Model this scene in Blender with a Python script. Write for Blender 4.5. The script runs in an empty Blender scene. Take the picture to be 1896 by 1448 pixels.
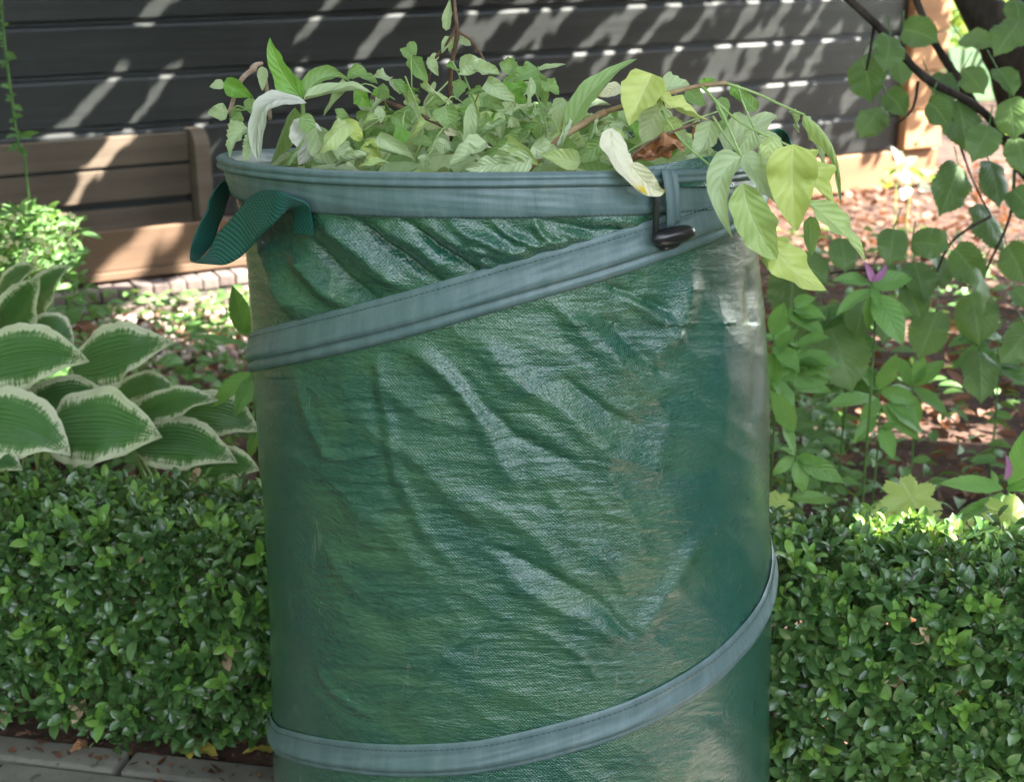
import bpy, math, random
import numpy as np
from mathutils import Vector, Matrix

random.seed(7)
rng = np.random.default_rng(11)
sc = bpy.context.scene
COL = sc.collection
R = math.radians

# ------------------------------------------------------------------ camera
FPX, CX, CY = 2800.0, 948.0, 724.0
PITCH, EYE = R(17.9), 1.095
cam_d = bpy.data.cameras.new('camera')
cam = bpy.data.objects.new('camera', cam_d)
COL.objects.link(cam)
cam.location = (0, 0, EYE)
cam.rotation_euler = (R(90) - PITCH, 0, 0)
cam_d.sensor_width = 36
cam_d.lens = 36 * FPX / 1896
cam_d.clip_start = 0.05
cam_d.clip_end = 400
cam_d.dof.use_dof = True
cam_d.dof.focus_distance = 1.50
cam_d.dof.aperture_fstop = 9.0
sc.camera = cam

# ------------------------------------------------------------------ light
SUN = Vector((-0.675, 0.081, -0.68)).normalized()      # the way the light travels
w = bpy.data.worlds.new('World'); sc.world = w; w.use_nodes = True
nt = w.node_tree; nt.nodes.clear()
sky = nt.nodes.new('ShaderNodeTexSky'); sky.sky_type = 'NISHITA'; sky.sun_disc = False
sky.sun_elevation = math.asin(-SUN.z)
sky.sun_rotation = math.atan2(-SUN.x, -SUN.y)
sky.air_density = 1.0; sky.dust_density = 0.4; sky.ozone_density = 1.0
bg = nt.nodes.new('ShaderNodeBackground'); bg.inputs[1].default_value = 0.10
wo = nt.nodes.new('ShaderNodeOutputWorld')
hs = nt.nodes.new('ShaderNodeHueSaturation'); hs.inputs['Saturation'].default_value = 0.38     # a hazy, half clouded sky
nt.links.new(sky.outputs[0], hs.inputs['Color']); nt.links.new(hs.outputs[0], bg.inputs[0]); nt.links.new(bg.outputs[0], wo.inputs[0])
sl = bpy.data.lights.new('sun', 'SUN'); sl.energy = 4.4; sl.angle = R(0.5); sl.color = (1.0, 0.95, 0.86)
so = bpy.data.objects.new('sun', sl); COL.objects.link(so)
so.rotation_euler = SUN.to_track_quat('-Z', 'Y').to_euler(); so.location = (4, 0, 8)
sc.view_settings.view_transform = 'Standard'; sc.view_settings.look = 'None'
sc.view_settings.exposure = 3.5; sc.view_settings.gamma = 1.0
sc.view_settings.use_curve_mapping = False
sc.render.engine = 'CYCLES'
sc.cycles.max_bounces = 7; sc.cycles.diffuse_bounces = 4; sc.cycles.glossy_bounces = 3
sc.cycles.transmission_bounces = 4; sc.cycles.transparent_max_bounces = 6
sc.cycles.use_denoising = True

# ------------------------------------------------------------------ geometry of the view (for measuring the photograph)
cp, sp = math.cos(PITCH), math.sin(PITCH)
def ray(px, py):
    a, b = (px - CX) / FPX, (CY - py) / FPX
    return np.array([a, cp + b * sp, -sp + b * cp])
def P(px, py, Y):            # the point at distance Y in front of the photographer
    d = ray(px, py); t = Y / d[1]
    return np.array([0, 0, EYE]) + d * t
def PZ(px, py, z):
    d = ray(px, py); t = (z - EYE) / d[2]
    return np.array([0, 0, EYE]) + d * t
def proj(p):
    p = np.asarray(p, float)
    x, y, z = p[..., 0], p[..., 1], p[..., 2] - EYE
    dep = y * cp - z * sp; up = y * sp + z * cp
    return CX + FPX * x / dep, CY - FPX * up / dep
def nrm(v):
    v = np.asarray(v, float); return v / (np.linalg.norm(v) + 1e-12)

# ------------------------------------------------------------------ object helpers
def finish(name, me, mat, parent=None, smooth=True):
    o = bpy.data.objects.new(name, me); COL.objects.link(o)
    if mat is not None and not me.materials: me.materials.append(mat)
    if parent is not None: o.parent = parent
    if smooth and len(me.polygons): me.polygons.foreach_set('use_smooth', [True] * len(me.polygons))
    return o
def mesh(name, verts, faces, uvs=None, tint=None, faceuv=None):
    me = bpy.data.meshes.new(name)
    verts = np.asarray(verts, dtype=np.float32).reshape(-1, 3)
    if isinstance(faces, np.ndarray) and faces.ndim == 2:
        n, k = faces.shape
        me.vertices.add(len(verts)); me.vertices.foreach_set('co', verts.ravel())
        me.loops.add(n * k); me.loops.foreach_set('vertex_index', faces.ravel().astype(np.int32))
        me.polygons.add(n)
        me.polygons.foreach_set('loop_start', np.arange(0, n * k, k, dtype=np.int32))
        me.polygons.foreach_set('loop_total', np.full(n, k, dtype=np.int32))
        me.update(calc_edges=True)
    else:
        me.from_pydata([tuple(map(float, v)) for v in verts], [], faces); me.update()
    if uvs is not None:
        uvs = np.asarray(uvs, dtype=np.float32)
        li = np.empty(len(me.loops), dtype=np.int32); me.loops.foreach_get('vertex_index', li)
        ul = me.uv_layers.new(name='UVMap'); ul.data.foreach_set('uv', uvs[li].ravel())
    if tint is not None:
        at = me.attributes.new('tint', 'FLOAT', 'POINT')
        at.data.foreach_set('value', np.asarray(tint, dtype=np.float32).ravel())
    return me
def thing(name, label, cat, loc=(0, 0, 0), group=None):
    o = bpy.data.objects.new(name, None); COL.objects.link(o); o.location = loc
    o.empty_display_size = 0.05
    o['label'] = label; o['category'] = cat
    if group: o['group'] = group
    return o
def tag(o, label, cat, group=None):
    o['label'] = label; o['category'] = cat
    if group: o['group'] = group
    return o
def under(name, me, mat, root, smooth=True):    # geometry given in world space, under a thing standing at root.location
    me.transform(Matrix.Translation(-root.location))
    return finish(name, me, mat, root, smooth)
def grid_faces(nr, nc, wrap=False):
    i = np.arange(nr - 1)[:, None]; j = np.arange(nc if wrap else nc - 1)[None, :]
    a = i * nc + j; b = i * nc + (j + 1) % nc; c = (i + 1) * nc + (j + 1) % nc; d = (i + 1) * nc + j
    return np.stack([a, b, c, d], -1).reshape(-1, 4)
def tube(points, radii, sides=8, caps=True):
    pts = [np.asarray(p, float) for p in points]; n = len(pts)
    if np.isscalar(radii): radii = [radii] * n
    V = []; ref = np.array([0.13, 0.31, 0.94])
    prev = None
    for i in range(n):
        t = nrm(pts[min(i + 1, n - 1)] - pts[max(i - 1, 0)])
        a = np.cross(t, ref) if prev is None else prev - t * np.dot(prev, t)
        if np.linalg.norm(a) < 1e-4: a = np.cross(t, [1, 0, 0])
        a = nrm(a); prev = a; b = np.cross(t, a)
        for k in range(sides):
            q = 2 * math.pi * k / sides
            V.append(pts[i] + radii[i] * (math.cos(q) * a + math.sin(q) * b))
    F = [tuple(f) for f in grid_faces(n, sides, True)]
    if caps:
        F.append(tuple(range(sides - 1, -1, -1))); F.append(tuple((n - 1) * sides + k for k in range(sides)))
    return V, F
def smooth_path(pts, n):
    pts = np.asarray(pts, float); m = len(pts)
    out = []
    for s in np.linspace(0, m - 1 - 1e-9, n):
        i = int(s); f = s - i
        p0, p1, p2, p3 = pts[max(i - 1, 0)], pts[i], pts[i + 1], pts[min(i + 2, m - 1)]
        out.append(0.5 * ((2 * p1) + (p2 - p0) * f + (2 * p0 - 5 * p1 + 4 * p2 - p3) * f * f + (3 * p1 - p0 - 3 * p2 + p3) * f ** 3))
    return np.array(out)
def box_geo(c, s, ax=None):
    ax = np.eye(3) if ax is None else ax
    V = [np.asarray(c) + sum(ax[k] * s[k] * 0.5 * q[k] for k in range(3)) for q in
         [(-1,-1,-1),(1,-1,-1),(1,1,-1),(-1,1,-1),(-1,-1,1),(1,-1,1),(1,1,1),(-1,1,1)]]
    return V, [(0,3,2,1),(4,5,6,7),(0,1,5,4),(1,2,6,5),(2,3,7,6),(3,0,4,7)]
def bevel(o, wd, seg=2):
    m = o.modifiers.new('bevel', 'BEVEL'); m.width = wd; m.segments = seg; m.limit_method = 'ANGLE'
    return o
# value noise
_T = rng.random((256, 256))
def vnoise(x, y):
    xi = np.floor(x).astype(int); yi = np.floor(y).astype(int); fx = x - xi; fy = y - yi
    fx = fx * fx * (3 - 2 * fx); fy = fy * fy * (3 - 2 * fy)
    g = lambda a, b: _T[a & 255, b & 255]
    return (g(xi, yi) * (1 - fx) + g(xi + 1, yi) * fx) * (1 - fy) + (g(xi, yi + 1) * (1 - fx) + g(xi + 1, yi + 1) * fx) * fy
def fbm(x, y, o=4):
    s = 0; a = 0.5
    for k in range(o):
        s = s + a * (vnoise(x * 2 ** k + 17 * k, y * 2 ** k + 31 * k) - 0.5); a *= 0.5
    return s

# ------------------------------------------------------------------ materials
def newmat(name):
    m = bpy.data.materials.new(name); m.use_nodes = True
    t = m.node_tree; b = t.nodes['Principled BSDF']
    return m, t, b
class N:
    """tiny node-graph writer"""
    def __init__(s, t): s.t = t
    def n(s, typ, **kw):
        x = s.t.nodes.new(typ)
        for k, v in kw.items(): setattr(x, k, v)
        return x
    def put(s, sock, v):
        if hasattr(v, 'is_output') or isinstance(v, bpy.types.NodeSocket): s.t.links.new(v, sock)
        else:
            if isinstance(v, (tuple, list)) and len(v) == 3 and sock.type == 'RGBA': v = (*v, 1)
            sock.default_value = v
    def math(s, op, a, b=None, c=None, clamp=False):
        x = s.n('ShaderNodeMath', operation=op, use_clamp=clamp); s.put(x.inputs[0], a)
        if b is not None: s.put(x.inputs[1], b)
        if c is not None: s.put(x.inputs[2], c)
        return x.outputs[0]
    def mix(s, f, a, b, mode='MIX'):
        x = s.n('ShaderNodeMix', data_type='RGBA', blend_type=mode); s.put(x.inputs[0], f); s.put(x.inputs[6], a); s.put(x.inputs[7], b)
        return x.outputs[2]
    def noise(s, vec, scale, detail=3, rough=0.55, dist=0.0):
        x = s.n('ShaderNodeTexNoise'); x.inputs['Scale'].default_value = scale
        x.inputs['Detail'].default_value = detail; x.inputs['Roughness'].default_value = rough
        x.inputs['Distortion'].default_value = dist
        if vec is not None: s.put(x.inputs['Vector'], vec)
        return x.outputs[0]
    def mapv(s, vec, scale=(1,1,1), rot=(0,0,0), loc=(0,0,0)):
        x = s.n('ShaderNodeMapping'); s.put(x.inputs[0], vec)
        x.inputs[1].default_value = loc; x.inputs[2].default_value = rot; x.inputs[3].default_value = scale
        return x.outputs[0]
    def step(s, v, a, b, lo=0.0, hi=1.0):
        x = s.n('ShaderNodeMapRange', interpolation_type='SMOOTHSTEP'); s.put(x.inputs[0], v)
        for k, q in zip((1, 2, 3, 4), (a, b, lo, hi)): x.inputs[k].default_value = q
        return x.outputs[0]
    def bump(s, h, dist, strength=1.0, normal=None):
        x = s.n('ShaderNodeBump'); x.inputs['Strength'].default_value = strength; x.inputs['Distance'].default_value = dist
        s.put(x.inputs['Height'], h)
        if normal is not None: s.put(x.inputs['Normal'], normal)
        return x.outputs[0]

def leaf_mat(name, top, top2, under=None, vein=None, rough=0.45, transl=0.3, veins=7, veinbump=0.0006, edge=None, gloss=0.5, slant=0.55, spots=None, tipcol=None):
    m, t, b = newmat(name); g = N(t)
    uv = g.n('ShaderNodeUVMap'); sep = g.n('ShaderNodeSeparateXYZ'); g.put(sep.inputs[0], uv.outputs[0])
    u = g.math('ABSOLUTE', g.math('MULTIPLY_ADD', sep.outputs[0], 2.0, -1.0)); v = sep.outputs[1]
    oi = g.n('ShaderNodeObjectInfo').outputs['Random']
    ti = g.n('ShaderNodeAttribute', attribute_name='tint').outputs['Fac']
    ri = g.math('FRACT', g.math('ADD', g.math('MULTIPLY', oi, 3.7), ti))
    obj = g.n('ShaderNodeTexCoord').outputs['Object']
    nz = g.noise(obj, 55, 4)
    f = g.math('ADD', g.math('MULTIPLY', ri, 0.75), g.math('MULTIPLY', nz, 0.5), clamp=True)
    f = g.math('SUBTRACT', f, 0.12, clamp=True)
    c = g.mix(f, top, top2)
    if spots: c = g.mix(g.step(g.noise(obj, 90, 2), 0.66, 0.72), c, spots)
    if edge is not None:                                    # pale, ragged leaf margin
        st = g.noise(g.mapv(uv.outputs[0], (2.0, 46.0, 1.0)), 1.0, 4, 0.8)
        st2 = g.noise(g.mapv(uv.outputs[0], (14.0, 3.0, 1.0)), 1.0, 2)
        lim = g.math('MULTIPLY_ADD', st, 1.0, g.math('MULTIPLY_ADD', st2, 0.40, 0.02))
        d = g.math('SUBTRACT', g.math('MAXIMUM', u, g.math('MULTIPLY_ADD', v, 1.6, -0.72)), lim)
        pale = g.step(d, -0.02, 0.05); mid = g.step(d, -0.16, -0.05)
        c = g.mix(g.math('MULTIPLY', mid, 0.45), c, (0.26, 0.38, 0.14))
        c = g.mix(pale, c, edge)
    # midrib and side veins run from the rib to the margin
    w_ = g.math('SINE', g.math('MULTIPLY', g.math('SUBTRACT', v, g.math('MULTIPLY', u, slant * 0.5)), veins * 6.2832))
    side = g.step(w_, 0.80, 1.0); rib = g.step(u, 0.10, 0.0)
    vv = g.math('MAXIMUM', g.math('MULTIPLY', side, 0.5), rib)
    if vein is not None: c = g.mix(g.math('MULTIPLY', vv, 0.6), c, vein)
    if tipcol is not None: c = g.mix(g.step(g.math('ADD', v, g.math('MULTIPLY', nz, 0.3)), 0.95, 1.12), c, tipcol)
    if under is not None:
        bf = g.n('ShaderNodeNewGeometry').outputs['Backfacing']
        cu = g.mix(g.math('MULTIPLY', vv, 0.35), under, tuple(min(1, x * 1.35) for x in under))
        cu = g.mix(g.math('MULTIPLY', nz, 0.5), cu, c)
        c = g.mix(bf, c, cu)
    g.put(b.inputs['Base Color'], c); b.inputs['Roughness'].default_value = rough
    b.inputs['Specular IOR Level'].default_value = gloss
    hb = g.math('ADD', g.math('MULTIPLY', w_, 0.5), g.math('MULTIPLY', nz, 0.7))
    hb = g.math('SUBTRACT', hb, g.math('MULTIPLY', rib, 1.2))
    nb = g.bump(hb, veinbump, 0.8); g.put(b.inputs['Normal'], nb)
    tr = g.n('ShaderNodeBsdfTranslucent'); g.put(tr.inputs[0], g.mix(0.55, c, (min(1, top2[0] * 2.1), min(1, top2[1] * 1.7), top2[2] * 0.9)))
    mx = g.n('ShaderNodeMixShader'); mx.inputs[0].default_value = transl
    t.links.new(b.outputs[0], mx.inputs[1]); t.links.new(tr.outputs[0], mx.inputs[2])
    t.links.new(mx.outputs[0], t.nodes['Material Output'].inputs[0])
    return m

def plain_mat(name, c1, c2, scale=20, rough=0.7, bump=0.001, stretch=(1, 1, 1), bscale=None, spec=0.3, c3=None, rand=0.0, coords='Object'):
    m, t, b = newmat(name); g = N(t)
    obj = g.n('ShaderNodeTexCoord').outputs[coords]
    v = g.mapv(obj, stretch)
    nz = g.noise(v, scale, 5, 0.6); n2 = g.noise(v, (bscale or scale * 5), 4, 0.65)
    f = g.step(nz, 0.32, 0.68)
    if rand:
        ti = g.n('ShaderNodeAttribute', attribute_name='tint').outputs['Fac']
        oi = g.n('ShaderNodeObjectInfo').outputs['Random']
        ri = g.math('FRACT', g.math('ADD', g.math('MULTIPLY', oi, 5.3), ti))
        f = g.math('ADD', g.math('MULTIPLY', f, 1 - rand), g.math('MULTIPLY', ri, rand), clamp=True)
    c = g.mix(f, c1, c2)
    if c3: c = g.mix(g.step(n2, 0.58, 0.70), c, c3)
    g.put(b.inputs['Base Color'], c); b.inputs['Roughness'].default_value = rough
    b.inputs['Specular IOR Level'].default_value = spec
    g.put(b.inputs['Normal'], g.bump(g.math('ADD', nz, g.math('MULTIPLY', n2, 0.5)), bump))
    return m

M = {}
M['clip_green'] = leaf_mat('clipping_leaf_green', (0.15, 0.30, 0.08), (0.30, 0.44, 0.17), (0.38, 0.50, 0.28), (0.42, 0.54, 0.30), 0.5, 0.28)
M['clip_pale'] = leaf_mat('clipping_leaf_pale', (0.36, 0.48, 0.24), (0.52, 0.62, 0.37), (0.48, 0.56, 0.38), (0.60, 0.66, 0.46), 0.55, 0.25)
M['clip_white'] = leaf_mat('clipping_leaf_whitish', (0.58, 0.58, 0.49), (0.68, 0.68, 0.58), (0.12, 0.17, 0.05), (0.74, 0.72, 0.66), 0.6, 0.12)
M['clip_yellow'] = leaf_mat('clipping_leaf_yellow_green', (0.42, 0.54, 0.11), (0.62, 0.68, 0.23), (0.56, 0.64, 0.32), (0.64, 0.72, 0.34), 0.48, 0.28, veins=6)
M['clip_wilt'] = leaf_mat('clipping_leaf_wilting', (0.36, 0.50, 0.16), (0.52, 0.62, 0.28), (0.56, 0.64, 0.40), (0.62, 0.70, 0.42), 0.48, 0.26, veins=7)
M['clip_bright'] = leaf_mat('clipping_leaf_bright', (0.14, 0.34, 0.05), (0.24, 0.46, 0.09), (0.30, 0.46, 0.18), (0.34, 0.54, 0.16), 0.42, 0.3)
M['clip_cream'] = leaf_mat('clipping_leaf_cream', (0.78, 0.72, 0.48), (0.80, 0.76, 0.60), (0.80, 0.62, 0.10), (0.82, 0.76, 0.50), 0.55, 0.2, tipcol=(0.80, 0.56, 0.02))
M['hosta'] = leaf_mat('hosta_leaf', (0.045, 0.14, 0.038), (0.10, 0.235, 0.065), (0.14, 0.22, 0.10), None, 0.27, 0.18, veins=0.0, veinbump=0.0, edge=(0.76, 0.76, 0.52))
M['hazel'] = leaf_mat('hazel_leaf', (0.055, 0.130, 0.038), (0.150, 0.260, 0.080), (0.14, 0.24, 0.09), (0.20, 0.34, 0.13), 0.45, 0.35, veins=7, veinbump=0.0005, slant=0.9)
M['crown'] = leaf_mat('hazel_crown_leaf', (0.045, 0.11, 0.03), (0.07, 0.15, 0.045), None, None, 0.5, 0.12, veins=5)
M['box'] = leaf_mat('box_leaf', (0.022, 0.080, 0.020), (0.140, 0.260, 0.075), (0.15, 0.23, 0.08), (0.08, 0.19, 0.06), 0.24, 0.16, veins=0.0, veinbump=0.0002, gloss=0.75)
M['box_new'] = leaf_mat('box_leaf_young', (0.13, 0.30, 0.05), (0.24, 0.42, 0.08), (0.22, 0.36, 0.10), (0.24, 0.40, 0.10), 0.34, 0.2, veins=0.0, veinbump=0.0002)
M['box_dead'] = leaf_mat('box_leaf_dead', (0.42, 0.28, 0.14), (0.62, 0.48, 0.32), None, None, 0.6, 0.1, veins=0.0)
M['lance'] = leaf_mat('lance_leaf', (0.11, 0.26, 0.055), (0.21, 0.42, 0.11), (0.17, 0.30, 0.12), (0.18, 0.35, 0.11), 0.42, 0.25, veins=8, veinbump=0.0006)
M['herb'] = leaf_mat('herb_leaf', (0.06, 0.16, 0.038), (0.14, 0.28, 0.07), (0.12, 0.2, 0.08), (0.12, 0.25, 0.08), 0.45, 0.25, veins=5)
M['geranium'] = leaf_mat('cranesbill_leaf', (0.30, 0.44, 0.09), (0.42, 0.56, 0.16), (0.3, 0.42, 0.14), (0.5, 0.62, 0.24), 0.5, 0.25, veins=0.0)
M['sunleaf'] = leaf_mat('background_leaf', (0.12, 0.24, 0.03), (0.30, 0.42, 0.06), (0.22, 0.32, 0.08), None, 0.5, 0.35, veins=4)
M['silver'] = leaf_mat('silver_leaf', (0.52, 0.56, 0.52), (0.66, 0.70, 0.64), None, None, 0.6, 0.15, veins=4)
M['petal'] = leaf_mat('pink_petal', (0.60, 0.22, 0.54), (0.74, 0.38, 0.68), (0.5, 0.2, 0.45), None, 0.5, 0.25, veins=3)
M['flower'] = leaf_mat('pale_flower', (0.62, 0.62, 0.28), (0.78, 0.78, 0.52), None, None, 0.6, 0.3, veins=0.0)
M['dead'] = leaf_mat('dead_leaf', (0.095, 0.038, 0.020), (0.27, 0.125, 0.070), (0.24, 0.13, 0.09), (0.28, 0.15, 0.09), 0.62, 0.12, veins=6, veinbump=0.001)
M['dead_orange'] = leaf_mat('dead_leaf_orange', (0.40, 0.15, 0.06), (0.52, 0.26, 0.13), (0.45, 0.22, 0.13), (0.26, 0.09, 0.045), 0.55, 0.14, veins=6, veinbump=0.0015)
M['fallen_yellow'] = leaf_mat('fallen_leaf_yellow', (0.52, 0.42, 0.06), (0.60, 0.52, 0.14), None, (0.42, 0.36, 0.08), 0.5, 0.15, veins=6, spots=(0.30, 0.18, 0.04))
M['stem_green'] = plain_mat('green_stem', (0.26, 0.40, 0.12), (0.38, 0.50, 0.20), 60, 0.5, 0.0003)
M['stem_dark'] = plain_mat('dark_green_stem', (0.07, 0.16, 0.04), (0.12, 0.22, 0.06), 60, 0.5, 0.0003)
M['twig'] = plain_mat('twig_bark', (0.10, 0.055, 0.035), (0.22, 0.13, 0.085), 80, 0.7, 0.0008)
M['branch'] = plain_mat('cut_branch_bark', (0.28, 0.17, 0.09), (0.42, 0.30, 0.17), 60, 0.6, 0.0006)
M['broken'] = plain_mat('broken_wood', (0.40, 0.25, 0.19), (0.55, 0.40, 0.32), 90, 0.8, 0.002)
M['bark'] = plain_mat('tree_bark', (0.022, 0.017, 0.013), (0.070, 0.052, 0.042), 26, 0.85, 0.004, (1, 1, 0.35))
M['soil'] = plain_mat('bed_soil', (0.035, 0.020, 0.014), (0.11, 0.062, 0.044), 14, 0.95, 0.01, c3=(0.16, 0.09, 0.06))
M['lawn'] = plain_mat('lawn', (0.022, 0.055, 0.016), (0.05, 0.105, 0.03), 8, 0.9, 0.02)
M['slab'] = plain_mat('concrete_slab', (0.140, 0.130, 0.108), (0.235, 0.218, 0.182), 9, 0.85, 0.0016, c3=(0.085, 0.078, 0.055), bscale=38, rand=0.25)
M['joint'] = plain_mat('mossy_joint', (0.035, 0.035, 0.025), (0.08, 0.07, 0.05), 50, 0.95, 0.003)
M['brick'] = plain_mat('edging_brick', (0.10, 0.078, 0.07), (0.21, 0.165, 0.148), 30, 0.9, 0.003, rand=0.6)
M['pebble'] = plain_mat('pebble_stone', (0.30, 0.16, 0.12), (0.62, 0.56, 0.50), 3, 0.8, 0.001, rand=0.9)
M['black'] = plain_mat('black_plastic', (0.012, 0.010, 0.012), (0.022, 0.018, 0.020), 30, 0.28, 0.0002, spec=0.6)

def wood_mat(name, c1, c2, grain=(0.02, 1, 1), rough=0.75, bump=0.0012, knots=False, c3=None, spec=0.3, rand=0.3):
    m, t, b = newmat(name); g = N(t)
    obj = g.n('ShaderNodeTexCoord').outputs['Object']
    v = g.mapv(obj, grain)
    oi = g.n('ShaderNodeObjectInfo').outputs['Random']
    off = g.n('ShaderNodeVectorMath', operation='ADD'); g.put(off.inputs[0], v)
    cx = g.n('ShaderNodeCombineXYZ'); g.put(cx.inputs[2], g.math('MULTIPLY', oi, 9.0)); g.put(off.inputs[1], cx.outputs[0])
    n1 = g.noise(off.outputs[0], 26, 6, 0.65, 0.6); n2 = g.noise(obj, 4.5, 3)
    n3 = g.noise(off.outputs[0], 120, 3, 0.7)
    f = g.math('ADD', g.math('MULTIPLY', n1, 0.7), g.math('MULTIPLY', n2, 0.45)); f = g.step(f, 0.38, 0.78)
    f = g.math('ADD', g.math('MULTIPLY', f, 1 - rand), g.math('MULTIPLY', oi, rand), clamp=True)
    c = g.mix(f, c1, c2)
    if c3: c = g.mix(g.step(n2, 0.55, 0.72), c, c3)
    if knots:
        vo = g.n('ShaderNodeTexVoronoi', feature='F1'); vo.inputs['Scale'].default_value = 3.2; g.put(vo.inputs['Vector'], g.mapv(obj, (1, 1, 1.6)))
        c = g.mix(g.step(vo.outputs['Distance'], 0.085, 0.04), c, (c1[0] * 0.35, c1[1] * 0.3, c1[2] * 0.3))
    g.put(b.inputs['Base Color'], c); b.inputs['Roughness'].default_value = rough; b.inputs['Specular IOR Level'].default_value = spec
    g.put(b.inputs['Normal'], g.bump(g.math('ADD', n1, g.math('MULTIPLY', n3, 0.4)), bump))
    return m
M['siding'] = wood_mat('dark_stained_wood', (0.010, 0.012, 0.011), (0.036, 0.039, 0.037), (0.03, 0.03, 1), 0.42, 0.0016, spec=0.45)
M['lightwood'] = wood_mat('bare_pine', (0.30, 0.150, 0.070), (0.46, 0.26, 0.13), (0.05, 0.05, 1), 0.7, 0.001, knots=True)
M['sillwood'] = wood_mat('weathered_pine_sill', (0.16, 0.085, 0.045), (0.28, 0.155, 0.085), (0.05, 0.05, 1), 0.75, 0.001)
M['oldwood'] = wood_mat('weathered_planter_wood', (0.080, 0.060, 0.042), (0.155, 0.118, 0.086), (0.04, 0.04, 1), 0.8, 0.001)
M['frontwood'] = wood_mat('brown_planter_wood', (0.095, 0.056, 0.034), (0.155, 0.098, 0.062), (0.04, 0.04, 1), 0.75, 0.001)

def bag_fabric():
    m, t, b = newmat('green_woven_polyethylene'); g = N(t)
    uv = g.n('ShaderNodeUVMap').outputs[0]                 # metres round and up the bag
    sep = g.n('ShaderNodeSeparateXYZ'); g.put(sep.inputs[0], uv)
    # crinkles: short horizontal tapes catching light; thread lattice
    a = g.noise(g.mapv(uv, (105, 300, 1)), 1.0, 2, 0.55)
    a2 = g.noise(g.mapv(uv, (150, 480, 1)), 1.0, 1, 0.5)
    c_ = g.noise(g.mapv(uv, (300, 60, 1)), 1.0, 2, 0.5)
    wx = g.math('SINE', g.math('MULTIPLY', sep.outputs[0], 6.2832 / 0.0032)); wy = g.math('SINE', g.math('MULTIPLY', sep.outputs[1], 6.2832 / 0.0036))
    weave = g.math('MULTIPLY', wx, wy)
    big = g.noise(g.mapv(uv, (10, 16, 1), (0, 0, R(-35))), 1.0, 3, 0.55, 0.6)
    at = g.n('ShaderNodeAttribute', attribute_name='tint').outputs['Fac']        # how crumpled the cloth is here
    col = g.mix(g.step(big, 0.36, 0.64), (0.018, 0.090, 0.060), (0.042, 0.122, 0.060))
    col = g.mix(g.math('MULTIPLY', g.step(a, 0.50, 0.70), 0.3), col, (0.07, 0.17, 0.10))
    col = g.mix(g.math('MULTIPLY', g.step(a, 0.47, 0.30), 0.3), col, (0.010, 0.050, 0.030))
    teal = g.math('SUBTRACT', 1.0, at, clamp=True)
    col = g.mix(g.math('MULTIPLY', teal, 0.85), col, (0.016, 0.088, 0.078))
    sc_ = g.step(g.noise(g.mapv(uv, (40, 9, 1)), 1.0, 4, 0.7), 0.63, 0.70)
    col = g.mix(g.math('MULTIPLY', sc_, 0.22), col, (0.30, 0.34, 0.24))
    g.put(b.inputs['Base Color'], col)
    rr = g.math('MULTIPLY_ADD', g.noise(g.mapv(uv, (25, 25, 1)), 1.0, 3), 0.18, 0.15)
    g.put(b.inputs['Roughness'], rr); b.inputs['Specular IOR Level'].default_value = 0.6
    h = g.math('ADD', g.math('MULTIPLY', a, 1.0), g.math('MULTIPLY', a2, 0.62))
    h = g.math('ADD', h, g.math('MULTIPLY', c_, 0.30)); 
    h = g.math('MULTIPLY', h, g.math('MULTIPLY_ADD', at, 0.75, 0.25))
    h = g.math('ADD', h, g.math('MULTIPLY', weave, 0.13))
    nb = g.bump(h, 0.0017, 1.0); g.put(b.inputs['Normal'], nb)
    b.inputs['Coat Weight'].default_value = 0.8; b.inputs['Coat Roughness'].default_value = 0.11; b.inputs['Coat IOR'].default_value = 1.5
    hc_ = g.math('ADD', g.math('MULTIPLY', g.noise(g.mapv(uv, (70, 170, 1)), 1.0, 3, 0.6), g.math('MULTIPLY_ADD', at, 0.6, 0.45)), g.math('MULTIPLY', g.noise(g.mapv(uv, (420, 520, 1)), 1.0, 1), 0.20))
    g.put(b.inputs['Coat Normal'], g.bump(hc_, 0.0022, 1.0))
    return m
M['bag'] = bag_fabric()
def band_mat():
    m, t, b = newmat('grey_green_binding_tape'); g = N(t)
    uv = g.n('ShaderNodeUVMap').outputs[0]
    a = g.noise(g.mapv(uv, (60, 14, 1)), 1.0, 4, 0.6); d = g.noise(g.mapv(uv, (900, 900, 1)), 1.0, 2)
    col = g.mix(g.step(a, 0.3, 0.7), (0.090, 0.145, 0.150), (0.135, 0.195, 0.200))
    col = g.mix(g.math('MULTIPLY', g.step(g.noise(g.mapv(uv, (30, 30, 1)), 1.0, 4), 0.62, 0.72), 0.25), col, (0.24, 0.25, 0.20))
    g.put(b.inputs['Base Color'], col); b.inputs['Roughness'].default_value = 0.40; b.inputs['Specular IOR Level'].default_value = 0.5
    g.put(b.inputs['Normal'], g.bump(g.math('ADD', a, g.math('MULTIPLY', d, 0.12)), 0.0012))
    return m
M['band'] = band_mat()
M['thread'] = plain_mat('seam_thread', (0.03, 0.05, 0.05), (0.06, 0.085, 0.08), 60, 0.8, 0.0002)
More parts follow.
